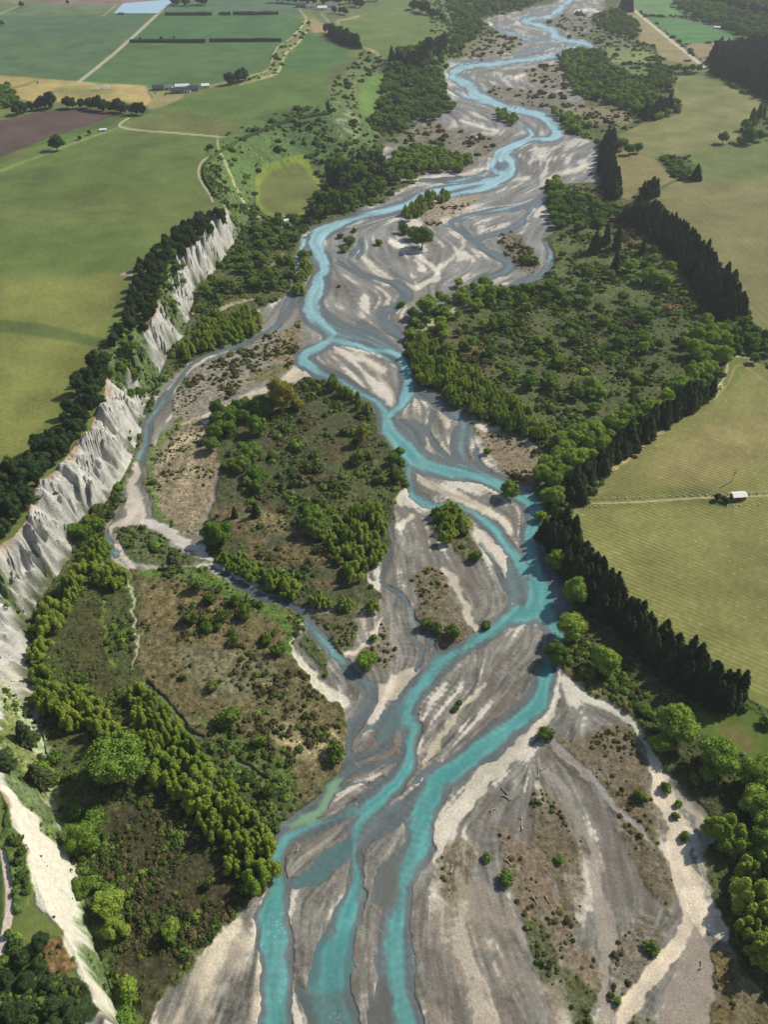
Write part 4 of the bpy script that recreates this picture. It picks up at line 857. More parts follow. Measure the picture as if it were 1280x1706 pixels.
# --- right-hand pine belts
GP = 'pines of the long belt beside the vineyard'; LP = 'tall dark pine in the belt between the river scrub and the vineyard'
for dx, dy in ((0, 0), (-13, 2), (-26, 10)):
    row([(928+dx,880+dy),(958+dx,925+dy),(998+dx,975+dy),(1046+dx,1030+dy),(1104+dx,1082+dy),(1162+dx,1128+dy),(1205+dx,1160+dy),(1234+dx,1176+dy)], 'pine', 4.6, (7, 10.5), (1.7, 2.2), LP, GP)
GP2 = 'pines of the long belt above the scrub'; LP2 = 'dark pine in the belt between the scrub flat and the large olive field'
for dx, dy in ((0, 0), (-10, 4), (-20, 9), (-30, 16)):
    row([(1062+dx,356+dy),(1090+dx,362+dy),(1130+dx,392+dy),(1170+dx,430+dy),(1205+dx,478+dy),(1240+dx,528+dy)], 'pine', 5.8, (7.5, 11.5), (1.6, 2.05), LP2, GP2)
row([(1066,338),(1096,326)], 'pine', 7, (9, 12), (1.8, 2.3), LP2, GP2)
GP3 = 'pines of the upper short belt'; LP3 = 'dark pine in the short belt beside the upper gravel bank'
for dx in (0, -9): row([(1022+dx,240),(1016+dx,262),(1016+dx,290),(1026+dx,318),(1030+dx,332)], 'pine', 7.5, (9, 13), (1.5, 2.0), LP3, GP3)
GP4 = 'dark trees behind the eroded bank'; LP4 = 'dark pine backing the eroded brown bank of the vineyard'
for dx, dy in ((0, 0), (-14, -6)): row([(962+dx,842+dy),(968+dx,818+dy),(1030+dx,766+dy),(1090+dx,720+dy),(1150+dx,684+dy),(1186+dx,656+dy)], 'pine', 5.5, (6.5, 10), (1.2, 1.9), LP4, GP4)
GW4 = 'bright willows in front of the eroded bank'; LW4 = 'bright green willow crown in the mass above the eroded bank'
patch([(898,790),(912,748),(950,728),(1000,715),(1040,700),(1080,690),(1110,668),(1140,640),(1120,690),(1060,728),(1000,764),(958,800),(930,850),(905,850)], 'willow', 8, (8, 12), (.95, 1.25), LW4, GW4)
patch([(1130,560),(1170,548),(1205,560),(1210,600),(1190,640),(1150,665),(1120,650),(1150,610)], 'willow', 9, (9, 13), (.95, 1.2), 'rounded willow in the clump beside the vineyard corner', 'rounded willows by the vineyard corner')
patch([(1210,545),(1280,560),(1290,600),(1230,592),(1210,575)], 'broad', 9, (7, 11), (.9, 1.1), 'green tree along the top edge of the vineyard', 'green trees above the vineyard')
# --- trees and bushes of the right-hand flat
GS = 'scattered trees on the right-hand flat'
patch([(700,560),(760,510),(830,495),(900,480),(1000,500),(1100,520),(1130,560),(1100,640),(1040,680),(960,710),(900,720),(860,650),(800,600),(740,600)], 'broad', 14, (6, 11), (.8, 1.15), 'mid green tree standing apart in the right-hand scrub flat', GS, frac=.30, minor=('willow', .3, (7, 11), (.8, 1.1), 'fresh green willow standing apart in the right-hand scrub flat', 'scattered willows on the right-hand flat'))
patch([(930,400),(1080,400),(1140,480),(1100,520),(1000,500),(920,470)], 'broad', 20, (6, 10), (.8, 1.0), 'small tree on the open upper end of the right-hand flat', 'small trees on the upper right-hand flat', frac=.4)
patch([(680,592),(700,572),(730,585),(790,630),(850,672),(905,720),(915,745),(890,735),(850,722),(800,700),(740,664),(690,642)], 'poplar', 6.5, (7, 10), (1.1, 1.5), 'upright light green poplar in the strip along the right river bank', 'poplar strip on the right river bank')
patch([(680,540),(745,505),(770,530),(720,570),(680,572)], 'willow', 10, (6, 10), (.9, 1.1), 'green willow at the upstream tip of the right-hand flat', 'willows at the upstream tip', frac=.7)
patch([(760,480),(830,470),(840,500),(790,520),(760,510)], 'willow', 10, (7, 11), (.9, 1.1), 'dark green willow on the shore of the right-hand flat', 'willows on the right-hand shore')
patch([(905,330),(940,320),(1010,350),(1040,370),(1000,385),(940,385),(918,390)], 'broad', 11, (8, 12), (.85, 1.1), 'rounded green tree in the band below the short pine belt', 'round trees below the short pine belt')
patch([(905,315),(925,305),(940,335),(920,345)], 'willow', 9, (8, 12), (.9, 1.1), 'bright willow on the gravel edge near the short pine belt', 'bright willows on the gravel edge')
for px, py, w in ((888,486,18),(1093,0,0)): 
    if w: one(px, py, w * .5, 'column', 3.0, 'narrow dark poplar rising behind the shoreline willows')
for px, py, w, l in ((993,405,12,'slim dark pine left of the upper pine belt'),(1012,392,11,'slim dark pine close to the upper pine belt'),(1030,398,13,'dark pine with a broad base near the upper pine belt'),(1028,432,12,'small dark pine alone on the bare slope'),(1072,412,9,'tiny dark pine beside the reddish ground')): one(px, py, w*1.4, 'pine', 2.1, l)
for px, py, w, l in ((1052,443,24,'round tree left of a pair of bright crowns'),(1085,460,30,'left bright crown of the pair below the upper pines'),(1110,468,26,'right bright crown of the pair below the upper pines'),(1090,432,24,'bright crown nearest the upper pine belt'),(1118,448,22,'bright crown tucked beside the upper pine belt'),(978,490,26,'round tree on the open olive flat'),(928,488,18,'small dark round bush on the open olive flat'),(985,640,26,'pale green willow in the heart of the scrub'),(1000,655,24,'pale green willow just right of another in the scrub'),(885,637,26,'round tree with a deep shadow in the scrub'),(920,638,26,'very round tree in the middle of the scrub'),(765,470,16,'small round bush on the grey gravel right of the braids'),(732,492,16,'bright small bush at the gravel tip'),(712,506,34,'large yellow-green willow at the gravel tip'),(688,522,20,'dark low bush at the gravel tip'),(850,815,30,'low shrubby willow leaning over the turquoise bend'),(812,752,12,'tiny bush on the brown bar'),(1258,600,16,'dark rounded bush at the vineyard top edge')):
    one(px, py, w, 'willow' if 'right' in l or 'bright' in l or 'pale' in l or 'yellow' in l else 'broad', .95, l)
# --- mid river
patch([(672,352),(690,338),(730,330),(745,322),(748,332),(710,352),(690,370),(674,372)], 'poplar', 8, (6, 8.5), (1.3, 1.9), 'upright poplar on the wooded bar in the middle of the gravel', 'poplars on the mid-gravel bar')
one(704,396,34,'broad',1.0,'big dark round tree on the gravel below the wooded bar'); one(690,388,22,'broad',.9,'dark tree touching the big round one on the gravel'); one(672,380,18,'bush',.9,'low bush left of the big round gravel tree')
for px, py, w, l in ((568,391,11,'leftmost of four little bushes on the grey bar'),(582,399,20,'widest of four little bushes on the grey bar'),(574,412,15,'lowest of four little bushes on the grey bar'),(591,381,10,'topmost of four little bushes on the grey bar'),(631,402,12,'lone bush on a sandy bar'),(669,504,14,'small bush where gravel braids meet'),(565,475,6,'tiny dark bush on the bar edge')): one(px, py, w, 'greenbush', .9, l)
patch([(500,430),(515,425),(528,445),(520,452),(500,450)], 'poplar', 8, (7, 10), (1.0, 1.4), 'yellow-green tree on the little island between two channels', 'trees on the little channel islands')
patch([(498,465),(520,452),(512,480),(495,498)], 'poplar', 8, (7, 10), (1.0, 1.3), 'yellow-green tree on the little island between two channels', 'trees on the little channel islands')
patch([(870,425),(895,425),(890,442),(868,446)], 'bush', 9, (6, 9), (.8, 1.0), 'yellow-green bush on the brown bar by the outer gravel loop', 'bushes on the outer brown bar')
# --- slopes and flats between cliff and river (upper left)
GU = 'trees of the hollow below the cliff'
patch([(420,375),(470,365),(505,360),(530,350),(510,385),(495,410),(490,470),(470,490),(440,490),(380,500),(330,508),(328,480),(370,445),(400,420),(430,410)], 'broad', 11, (7, 11), (.8, 1.1), 'green tree in the hollow between cliff and river', GU, frac=.75, minor=('greenbush', .4, (4, 7), (.7, .9), 'low green bush in the hollow between cliff and river', 'bushes of the hollow'))
patch([(300,606),(312,580),(330,560),(380,540),(425,524),(434,540),(420,556),(380,574),(345,590),(318,608)], 'poplar', 7, (8, 11), (1.1, 1.4), 'upright bright poplar in the strip beside the grey side stream', 'poplars beside the grey side stream')
patch([(505,350),(540,320),(548,285),(580,270),(640,262),(660,285),(690,285),(700,298),(650,318),(600,345),(560,360),(520,372)], 'broad', 11, (8, 12), (.9, 1.15), 'green tree in the wood right of the olive paddock', 'wood right of the paddock', frac=.85, minor=('cypress', .25, (8, 12), (1.1, 1.4), 'dark tree in the wood right of the olive paddock', 'dark trees right of the paddock'))
one(562,302,30,'cypress',1.3,'tall dark cypress just right of the olive paddock'); one(560,335,14,'column',2.4,'narrow dark column tree under the tall cypress'); one(445,388,16,'broad',1.0,'round tree beside the curving dirt track'); one(463,372,18,'broad',1.0,'round tree above the curving dirt track')
patch([(512,268),(560,262),(600,240),(640,250),(640,262),(580,270),(548,285)], 'greenbush', 11, (5, 9), (.8, 1.0), 'bush on the rough ground above the paddock', 'bushes above the paddock', frac=.7)
patch([(650,262),(700,248),(790,270),(770,288),(700,290),(660,285)], 'willow', 9, (7, 11), (.9, 1.2), 'yellow-green willow at the toe of the brown gravel flat', 'willows at the toe of the brown flat')
patch([(640,150),(660,120),(700,110),(740,130),(742,170),(760,180),(735,200),(700,205),(650,225),(630,225),(620,210),(632,180)], 'broad', 12, (9, 14), (.8, 1.1), 'dense round tree in the wood on the left bank upstream', 'wood on the upper left bank', frac=.72)
patch([(690,105),(735,90),(760,60),(740,10),(700,-10),(840,-12),(930,-8),(900,8),(845,20),(800,30),(800,60),(770,85),(745,105),(740,125)], 'broad', 16, (10, 16), (.7, 1.0), 'distant tree in the grey-green wood along the far left bank', 'far left bank wood', frac=.7)
patch([(822,190),(835,184),(866,205),(862,212),(835,206)], 'willow', 9, (7, 10), (.8, 1.1), 'low willow on the small green island upstream', 'willows on the upstream island')
# --- upper right bank
patch([(925,95),(950,88),(985,85),(1010,95),(1020,120),(1080,145),(1100,170),(1125,190),(1100,205),(1060,195),(1000,172),(960,160),(945,130)], 'broad', 12, (9, 13), (.8, 1.05), 'green tree in the wood on the upper right bank', 'wood on the upper right bank', frac=.85, minor=('willow', .35, (9, 12), (.8, 1.0), 'fresh green tree in the wood on the upper right bank', 'bright trees of the upper right wood'))
patch([(920,190),(950,195),(985,215),(960,228),(930,208)], 'willow', 10, (8, 12), (.8, 1.0), 'willow beside the far river bend', 'willows beside the far bend')
patch([(1065,195),(1100,185),(1118,178),(1120,188),(1080,205)], 'pine', 9, (9, 12), (1.4, 1.9), 'dark pine in the clump at the edge of the upper olive field', 'dark clump by the upper olive field')
row([(1086,122),(1130,120),(1170,122)], 'broad', 11, (10, 13), (.9, 1.1), 'round dark tree in the row below the tan fields', 'round trees below the tan fields')
patch([(1080,115),(1120,118),(1115,150),(1085,150)], 'broad', 12, (9, 13), (.8, 1.0), 'round dark tree beside the row below the tan fields', 'round trees below the tan fields')
patch([(985,30),(1030,22),(1062,40),(1070,70),(1040,62),(1000,55)], 'broad', 14, (9, 14), (.7, 1.0), 'bluish green tree near the far gravel', 'trees near the far gravel', frac=.8)
row([(1036,20),(1050,20)], 'pine', 7, (14, 18), (1.7, 2.1), 'large dark pine at the head of the straight far road', 'large pines at the road head')
patch([(1185,98),(1200,92),(1260,82),(1340,70),(1340,190),(1290,172),(1230,140),(1190,125)], 'pine', 11, (12, 16), (1.6, 2.1), 'dark conifer in the plantation at the right edge', 'conifers of the right-edge plantation')
patch([(1120,10),(1160,-6),(1300,-20),(1340,60),(1300,72),(1248,74),(1232,60),(1190,42),(1145,28)], 'broad', 20, (12, 20), (.7, 1.0), 'hazy tree in the wood at the top right', 'wood at the top right')
row([(1185,10),(1220,16),(1250,26),(1290,34)], 'cypress', 13, (14, 18), (1.2, 1.5), 'dark tree in the line along the top right ridge', 'dark line at the top right')
for px, py, w, l in ((1255,198,14,'left poplar of the group at the right edge'),(1266,190,15,'tallest poplar of the group at the right edge'),(1275,186,13,'rearmost poplar of the group at the right edge')): one(px, py, w*.75, 'column', 3.0, l)
for px, py, w, l in ((1245,208,18,'round tree under the right-edge poplars'),(1250,228,22,'low bright tree below the right-edge poplars'),(1268,226,18,'low bright tree right below the poplars'),(1206,231,17,'lone tree on the field boundary'),(1036,240,20,'bush right of the upper pine belt'),(1050,250,16,'bush on the ditch line right of the upper pine belt'),(1064,248,15,'last bush of the ditch line')): one(px, py, w, 'broad', 1.0, l)
for px, py, w, l in ((1197,829,15,'dark tree left of the white vineyard shed'),(1207,832,13,'dark tree between another and the vineyard shed'),(1213,836,10,'small dark tree touching the vineyard shed')): one(px, py, w, 'cypress', .9, l)
one(1163,286,17,'pine',1.6,'lone dark pine at the tip of the scrubby hollow')
patch([(1096,266),(1112,262),(1155,286),(1150,298),(1125,290)], 'greenbush', 8, (6, 9), (.7, .9), 'bush filling the scrubby hollow between fields', 'bushes of the scrubby hollow')
# --- left island
patch([(352,705),(372,690),(420,672),(440,680),(452,700),(430,712),(395,712),(375,735),(360,760),(345,745)], 'broad', 8.5, (8, 12), (.85, 1.1), 'dark green tree on the upstream left corner of the island', 'trees on the corner of the island')
one(468,662,46,'olive',1.1,'big yellow-brown willow at the head of the island'); one(495,672,22,'olive',1.0,'smaller yellow-brown willow beside the big one'); one(436,675,34,'broad',1.0,'round green tree left of the big yellow willow'); one(428,710,32,'broad',.9,'isolated round tree on the island below the yellow willow'); one(602,726,19,'olive',1.7,'upright yellow-green tree near the right side of the island'); one(420,752,32,'broad',.85,'flat round tree left of the island centre')
patch([(380,770),(440,780),(445,815),(420,820),(375,800)], 'broad', 8.5, (7, 11), (.8, 1.0), 'round tree in the clump on the left side of the island', 'round clump on the island')
for px, py, w, l in ((597,760,30,'broad low tree on the right side of the island'),(465,790,14,'yellow-brown bush in the island centre'),(542,690,10,'small dark bush high on the island')): one(px, py, w, 'bush', .8, l)
patch([(548,632),(562,640),(600,665),(622,690),(608,695),(580,672),(555,655)], 'poplar', 6, (5, 8), (1.2, 2.0), 'slim poplar at the sharp upstream point of the island', 'poplars at the island point')
patch([(640,722),(662,745),(682,785),(684,805),(668,815),(655,790),(655,760)], 'broad', 7, (5, 8), (.9, 1.2), 'green tree overhanging the turquoise channel from the island', 'trees overhanging the channel')
patch([(515,865),(545,850),(600,855),(640,850),(655,870),(645,910),(625,960),(600,1000),(580,960),(560,920),(530,905)], 'poplar', 7.5, (7, 11), (1.0, 1.4), 'upright green tree in the wood on the downstream end of the island', 'wood on the downstream end of the island')
patch([(505,870),(540,860),(540,895),(515,900)], 'broad', 8, (8, 11), (1.0, 1.2), 'dark tree on the left of the island wood', 'dark trees of the island wood')
patch([(375,940),(390,932),(430,945),(475,968),(510,992),(560,1000),(590,1000),(585,1012),(540,1012),(490,1000),(440,980),(395,962)], 'poplar', 6.5, (5.5, 8.5), (.9, 1.3), 'green shrubby tree in the line above the side stream', 'line of trees above the side stream')
one(363,886,48,'broad',.9,'big dark round tree on the lower left of the island'); one(425,848,16,'pine',1.9,'dark conifer on the left part of the island'); one(390,852,13,'pine',1.9,'smaller dark conifer left of another on the island')
patch([(612,1000),(628,985),(640,1005),(632,1030),(618,1030)], 'poplar', 7, (6, 9), (.9, 1.2), 'bush-like tree on the gravel point below the island', 'trees on the point below the island')
one(610,1098,36,'broad',.85,'very round tree alone on pale gravel'); one(622,1062,14,'bush',.8,'little bush above the very round gravel tree')
patch([(725,858),(745,845),(768,848),(768,880),(765,905),(740,905),(725,890)], 'poplar', 6.5, (7, 10), (.9, 1.2), 'green tree on the little gravel island in mid river', 'trees of the mid-river islet')
one(793,925,22,'bush',.8,'low bush at the tip of the mid-river islet'); one(775,885,14,'bush',.9,'small bush on the side of the mid-river islet')
for px, py, w, l in ((712,1036,24,'left bush on the toe of the brown bar'),(727,1045,20,'middle bush on the toe of the brown bar'),(753,1052,28,'right bush on the toe of the brown bar'),(810,1037,18,'small dark bush at the channel edge'),(766,1168,11,'upper of two tiny bushes on the central bar'),(759,1180,11,'lower of two tiny bushes on the central bar'),(910,1222,26,'yellow-green bush at the edge of the pale cobbles')): one(px, py, w, 'bush', .9, l)
# --- near right bank
for px, py, w, k, hr, l in ((901,857,20,'willow',1.0,'small bright tree leaning over the bend'),(930,930,32,'willow',1.2,'upright willow at the water beside the dark belt'),(958,985,42,'willow',1.3,'tall bright willow with a feathery top by the river'),(953,1045,50,'willow',.95,'large domed willow above the lower channel'),(928,1085,44,'broad',.9,'round dark-skirted tree overhanging the channel'),(1008,1104,50,'willow',.85,'isolated domed tree in the brown heath'),(1130,1212,62,'willow',.9,'large double-domed tree beside the grass paddock'),(1103,1240,36,'willow',.85,'smaller dome in front of the double-domed tree'),(1197,1262,66,'willow',.8,'wide dome right of the double-domed tree'),(1242,1180,16,'greenbush',.9,'small dark bush in the grass paddock'),(1278,1205,20,'greenbush',.9,'dark bush at the right edge of the paddock'),(1178,1290,26,'willow',1.0,'pale small tree between the domes'),(1158,1300,20,'bush',1.0,'pale bush beside the white gravel wash'),(1070,1325,22,'bush',1.0,'rounded bush on the brown fan'),(1111,1312,18,'bush',.9,'bush standing in the pale wash'),(1131,1338,13,'bush',.9,'small bush below another in the pale wash'),(1128,1358,12,'bush',.9,'lowest small bush in the pale wash'),(1142,1392,16,'bush',.9,'bush at the right edge of the pale wash'),(1086,1576,24,'bush',.8,'dark bush beside the lower pale wash'),(843,1462,24,'greenbush',.7,'dark green low bush on the brown fan'),(811,1428,18,'greenbush',.6,'small dark bush high on the brown fan'),(1030,1669,12,'greenbush',.8,'tiny dark bush at the bottom wash'),(933,1432,18,'greenbush',.6,'low bush beside the grey wash')):
    one(px, py, w, k, hr, l)
patch([(1240,1290),(1300,1260),(1340,1300),(1340,1480),(1290,1440),(1255,1400),(1225,1360),(1215,1330)], 'willow', 11, (12, 17), (.85, 1.05), 'large bright domed willow in the lower right wood', 'domed willows of the lower right wood')
patch([(1178,1395),(1200,1372),(1260,1400),(1340,1450),(1340,1680),(1290,1650),(1262,1620),(1240,1560),(1228,1500),(1205,1450)], 'poplar', 9, (11, 15), (1.0, 1.25), 'tall leafy poplar in the lower right wood above the pale gravel', 'poplars of the lower right wood')
patch([(960,1130),(1000,1120),(1060,1160),(1100,1180),(1080,1215),(1020,1170)], 'greenbush', 7, (4, 7), (.7, 1.0), 'bush in the heath below the near pine belt', 'heath bushes below the near pine belt', frac=.7)
# --- lower left
GL = 'poplars of the long lower left wood'; LL = 'feathery light green poplar in the long wood of the lower left'
patch([(62,1160),(80,1150),(110,1160),(150,1180),(185,1200),(215,1235),(205,1265),(170,1240),(130,1220),(90,1205),(66,1190)], 'poplar', 6.2, (6.5, 10.5), (1.1, 1.5), LL, GL)
patch([(226,1160),(240,1152),(262,1170),(300,1220),(330,1270),(370,1310),(410,1350),(450,1390),(462,1430),(448,1470),(420,1476),(380,1450),(350,1400),(325,1350),(290,1320),(240,1290),(250,1240),(235,1200)], 'poplar', 6.2, (6.5, 10.5), (1.1, 1.5), LL, GL)
one(192,1268,94,'broad',.95,'huge dark green tree, the largest crown on the left bank')
patch([(70,1140),(52,1080),(55,1050),(80,1030),(95,990),(130,960),(122,930),(150,910),(170,915),(175,940),(150,970),(130,1000),(110,1030),(90,1060),(76,1110),(86,1140)], 'poplar', 7.5, (8, 11), (1.0, 1.3), 'light green poplar in the strip under the white cliff', 'poplar strip under the white cliff')
patch([(166,950),(190,945),(200,975),(195,1000),(175,990)], 'poplar', 7, (8, 11), (.9, 1.2), 'light green poplar beside the small stream junction', 'poplars by the stream junction')
patch([(130,870),(155,862),(165,880),(160,900),(125,905)], 'broad', 7, (6, 9), (.8, 1.0), 'dark green tree at the foot of the cliff by the pale wash', 'trees at the cliff foot')
for px, py, w, k, hr, l in ((24,1190,34,'pine',1.6,'upper dark pine on the grassy slope'),(45,1262,36,'pine',1.3,'lower dark pine on the grassy slope'),(0,1262,34,'pine',1.5,'dark pine cut by the left edge'),(328,975,26,'bush',.9,'leftmost bush on the green band'),(350,997,20,'bush',.9,'second bush on the green band'),(318,1027,26,'bush',1.0,'dark bush on the brown flood flat'),(370,1027,22,'bush',1.0,'yellow-green bush on the brown flood flat'),(344,1045,20,'bush',.9,'bush near the middle of the brown flood flat'),(352,1142,24,'bush',.8,'round bush in the dark heath'),(382,1194,40,'bush',.7,'wide low bush on the pale heath'),(432,1232,26,'bush',.8,'yellow-green bush above the lower stream'),(306,1128,13,'bush',.8,'tiny bright bush by the heath'),(558,1250,34,'bush',.8,'low dark bush at the corner of the flood flat'),(134,1398,50,'broad',.9,'round tree right of the lower white scree'),(182,1505,56,'willow',.85,'bright round tree on the lower left'),(194,1556,52,'poplar',1.0,'pale feathery tree below the bright round one'),(285,1550,36,'willow',.85,'small bright round tree alone in the dark heath'),(214,1642,34,'willow',.95,'bright tree near the bottom of the scree'),(135,1480,40,'broad',.8,'dark green tree beside the scree'),(158,1470,26,'greenbush',.9,'dark bush squeezed between trees by the scree'),(108,1292,18,'bush',.9,'yellow bush left of the huge tree'),(158,1358,28,'greenbush',.8,'dark bush at the edge of the brown heath'),(348,1470,20,'bush',1.2,'thin green bush at the edge of the heath')):
    one(px, py, w, k, hr, l, z=(17 if px < 60 and py < 1300 else 0))
for (x0, y0, x1, y1, n) in ((375,1010,470,1090,9), (330,1040,400,1080,6), (440,1065,480,1090,4)):
    patch([(x0, y0), (x0 + 20, y0 - 8), (x1, y1 - 12), (x1 - 8, y1 + 6)], 'bush', 6, (4, 6.5), (.8, 1.1), 'yellow-green bush in the line across the brown flood flat', 'bush line across the flood flat')
patch([(300,1190),(350,1225),(420,1275),(470,1320),(520,1335),(480,1345),(400,1300),(340,1250)], 'bush', 6.5, (3.5, 6), (.8, 1.1), 'bush along the thin lower stream', 'bushes along the lower stream', frac=.6)
patch([(36,1500),(74,1570),(104,1660),(150,1720),(-20,1720),(-10,1650),(34,1590)], 'cypress', 6, (4, 7), (.7, .95), 'dark low tree on the slope at the bottom left corner', 'dark low trees of the bottom left slope', ZT - 2)
patch([(60,1300),(110,1330),(150,1420),(170,1500),(185,1600),(200,1706),(230,1706),(200,1560),(190,1420),(140,1310),(100,1260)], 'greenbush', 7, (4, 7.5), (.7, 1.0), 'green bush at the foot of the lower scree', 'bushes at the foot of the lower scree', frac=.7)
# --- far left farmland trees (terrace level)
def T_(poly, *a, **k): patch(poly, *a, z=ZT, **k)
row([(104,181),(140,180),(180,186),(215,190),(244,193)], 'cypress', 9, (12, 17), (.95, 1.25), 'dark tree in the belt behind the ploughed field', 'belt behind the ploughed field', ZT)
row([(24,194),(50,186),(92,178)], 'cypress', 9, (11, 15), (.95, 1.2), 'dark tree at the left end of the belt behind the ploughed field', 'left end of the ploughed field belt', ZT)
one(82,164,22,'cypress',1.3,'tallest dark tree beside the yellow stubble field', ZT); one(66,170,18,'cypress',1.2,'second tallest dark tree beside the stubble field', ZT)
row([(378,142),(394,140),(408,133)], 'cypress', 10, (14, 18), (1.1, 1.3), 'dark tree in the clump at the end of the hedged field', 'dark clump by the farm buildings', ZT)
row([(548,60),(566,70),(584,78),(600,82)], 'pine', 9, (13, 17), (1.0, 1.3), 'dark tree in the short thick belt at the field corner', 'short thick belt', ZT, ); row([(545,54),(566,62),(592,72)], 'cypress', 10, (13, 17), (1.0, 1.2), 'dark tree in the short thick belt at the field corner', 'short thick belt', ZT)
row([(650,112),(664,113),(690,112),(706,104),(714,92),(730,84),(740,72)], 'pine', 9, (12, 16), (1.5, 1.9), 'dark pine in the curved row below the rounded field', 'curved pine row', 20)
row([(686,14),(705,22),(725,26),(738,28)], 'cypress', 11, (14, 20), (1.0, 1.2), 'dark tree in the belt at the top of the rounded field', 'belt above the rounded field', ZT)
row([(458,4),(500,6),(540,8),(580,6),(632,2)], 'cypress', 15, (18, 26), (.9, 1.1), 'far dark tree along the top edge of the farmland', 'far dark trees along the top edge', ZT)
row([(552,22),(570,24),(582,26)], 'cypress', 12, (12, 15), (.9, 1.1), 'dark tree beside the far farmstead', 'trees by the far farmstead', ZT)
row([(586,10),(606,13)], 'cypress', 14, (16, 20), (.9, 1.1), 'dark tree right of the far farmstead', 'trees right of the far farmstead', ZT)
row([(288,8),(310,10),(330,8),(350,8)], 'cypress', 15, (16, 22), (.8, 1.0), 'dark tree behind the blue pond', 'trees behind the blue pond', ZT)
for px, py, w, l in ((35,7,10,'round tree near the top left corner'),(112,4,7,'small round tree on the far top field'),(233,64,5,'first tiny tree on the far hedge'),(268,63,6,'second tiny tree on the far hedge'),(290,62,4,'third tiny tree on the far hedge'),(62,137,4,'lone small tree in the stubble field'),(92,237,26,'low dark clump on the grass strip'),(132,228,9,'small bush on the grass strip'),(148,221,8,'smallest bush on the grass strip'),(276,156,5,'small tree by the left farm buildings'),(2,38,8,'tree at the far left edge')): one(px, py, w, 'cypress', .9, l, ZT)
patch([(-10,150),(10,142),(24,160),(40,172),(20,182),(-10,185)], 'broad', 14, (9, 13), (.7, .9), 'green bush in the hollow at the far left', 'bushes of the far left hollow', ZT)
# ---------------------------------------------------------------- individuals and the remainder
zg_ = ground([t[1] for t in TREES], [t[2] for t in TREES])
def wet(x, y): return sample(WSD, x, y) < 1.0
ws_ = wet([t[1] for t in TREES], [t[2] for t in TREES])
items = []; LABEL_ = {}
for t, z, w_ in zip(TREES, zg_, ws_):
    u, v = proj(t[1], t[2], z)
    if u < -60 or u > 1340 or v > 1800 or v < -70: continue
    if w_ and t[6]: continue
    items.append((t[4] / (t[2] * CP + CAMH * SP), t, float(z)))
items.sort(key=lambda a: -a[0])
def ordn(n): return '%d%s' % (n, 'th' if 10 <= n % 100 <= 20 else {1: 'st', 2: 'nd', 3: 'rd'}.get(n % 10, 'th'))
byl = {}
for it in items: byl.setdefault(it[1][5], []).append(it)
for lb, L0 in byl.items():
    if len(L0) > 1:
        L0.sort(key=lambda it: float(proj(it[1][1], it[1][2], it[2])[1]))
        for k, it in enumerate(L0): LABEL_[id(it[1])] = '%s, %s from the top' % (lb if len(lb.split()) <= 12 else lb.replace(' the ', ' '), ordn(k + 1))
cnt = {}; rest = {}
for sz, t, z in items:
    kd = t[0]; nm, cat = NAME[kd]
    cap = {'willow': 290, 'olive': 10, 'broad': 290}.get(kd, 295)
    if t[6] is None or cnt.get(cat, {}).get(kd, 0) < cap:
        cnt.setdefault(cat, {}); cnt[cat][kd] = cnt[cat].get(kd, 0) + (t[6] is not None)
        root = bpy.data.objects.new(nm, None); COL.objects.link(root)
        root.location = (t[1], t[2], z - .2); root.rotation_euler = (0, 0, RS.uniform(0, 6.28)); wid = t[3]
        sx = wid / (.92 if kd not in ('pine', 'poplar', 'column') else {'pine': .50, 'poplar': .62, 'column': .30}[kd])
        root.scale = (sx * RS.uniform(.85, 1.1), sx * RS.uniform(.85, 1.1), t[4] * RS.uniform(.85, 1.12)); root.empty_display_size = .3
        root['label'] = LABEL_.get(id(t), t[5]); root['category'] = cat
        if t[6]: root['group'] = t[6]
        link('crown', CROWN[kd][RS.randint(len(CROWN[kd]))], parent=root)
        link('trunk', TRUNK.get(kd if kd != 'greenbush' else 'bush', T_DEF), parent=root)
    else: rest.setdefault(kd, []).append((t, z))
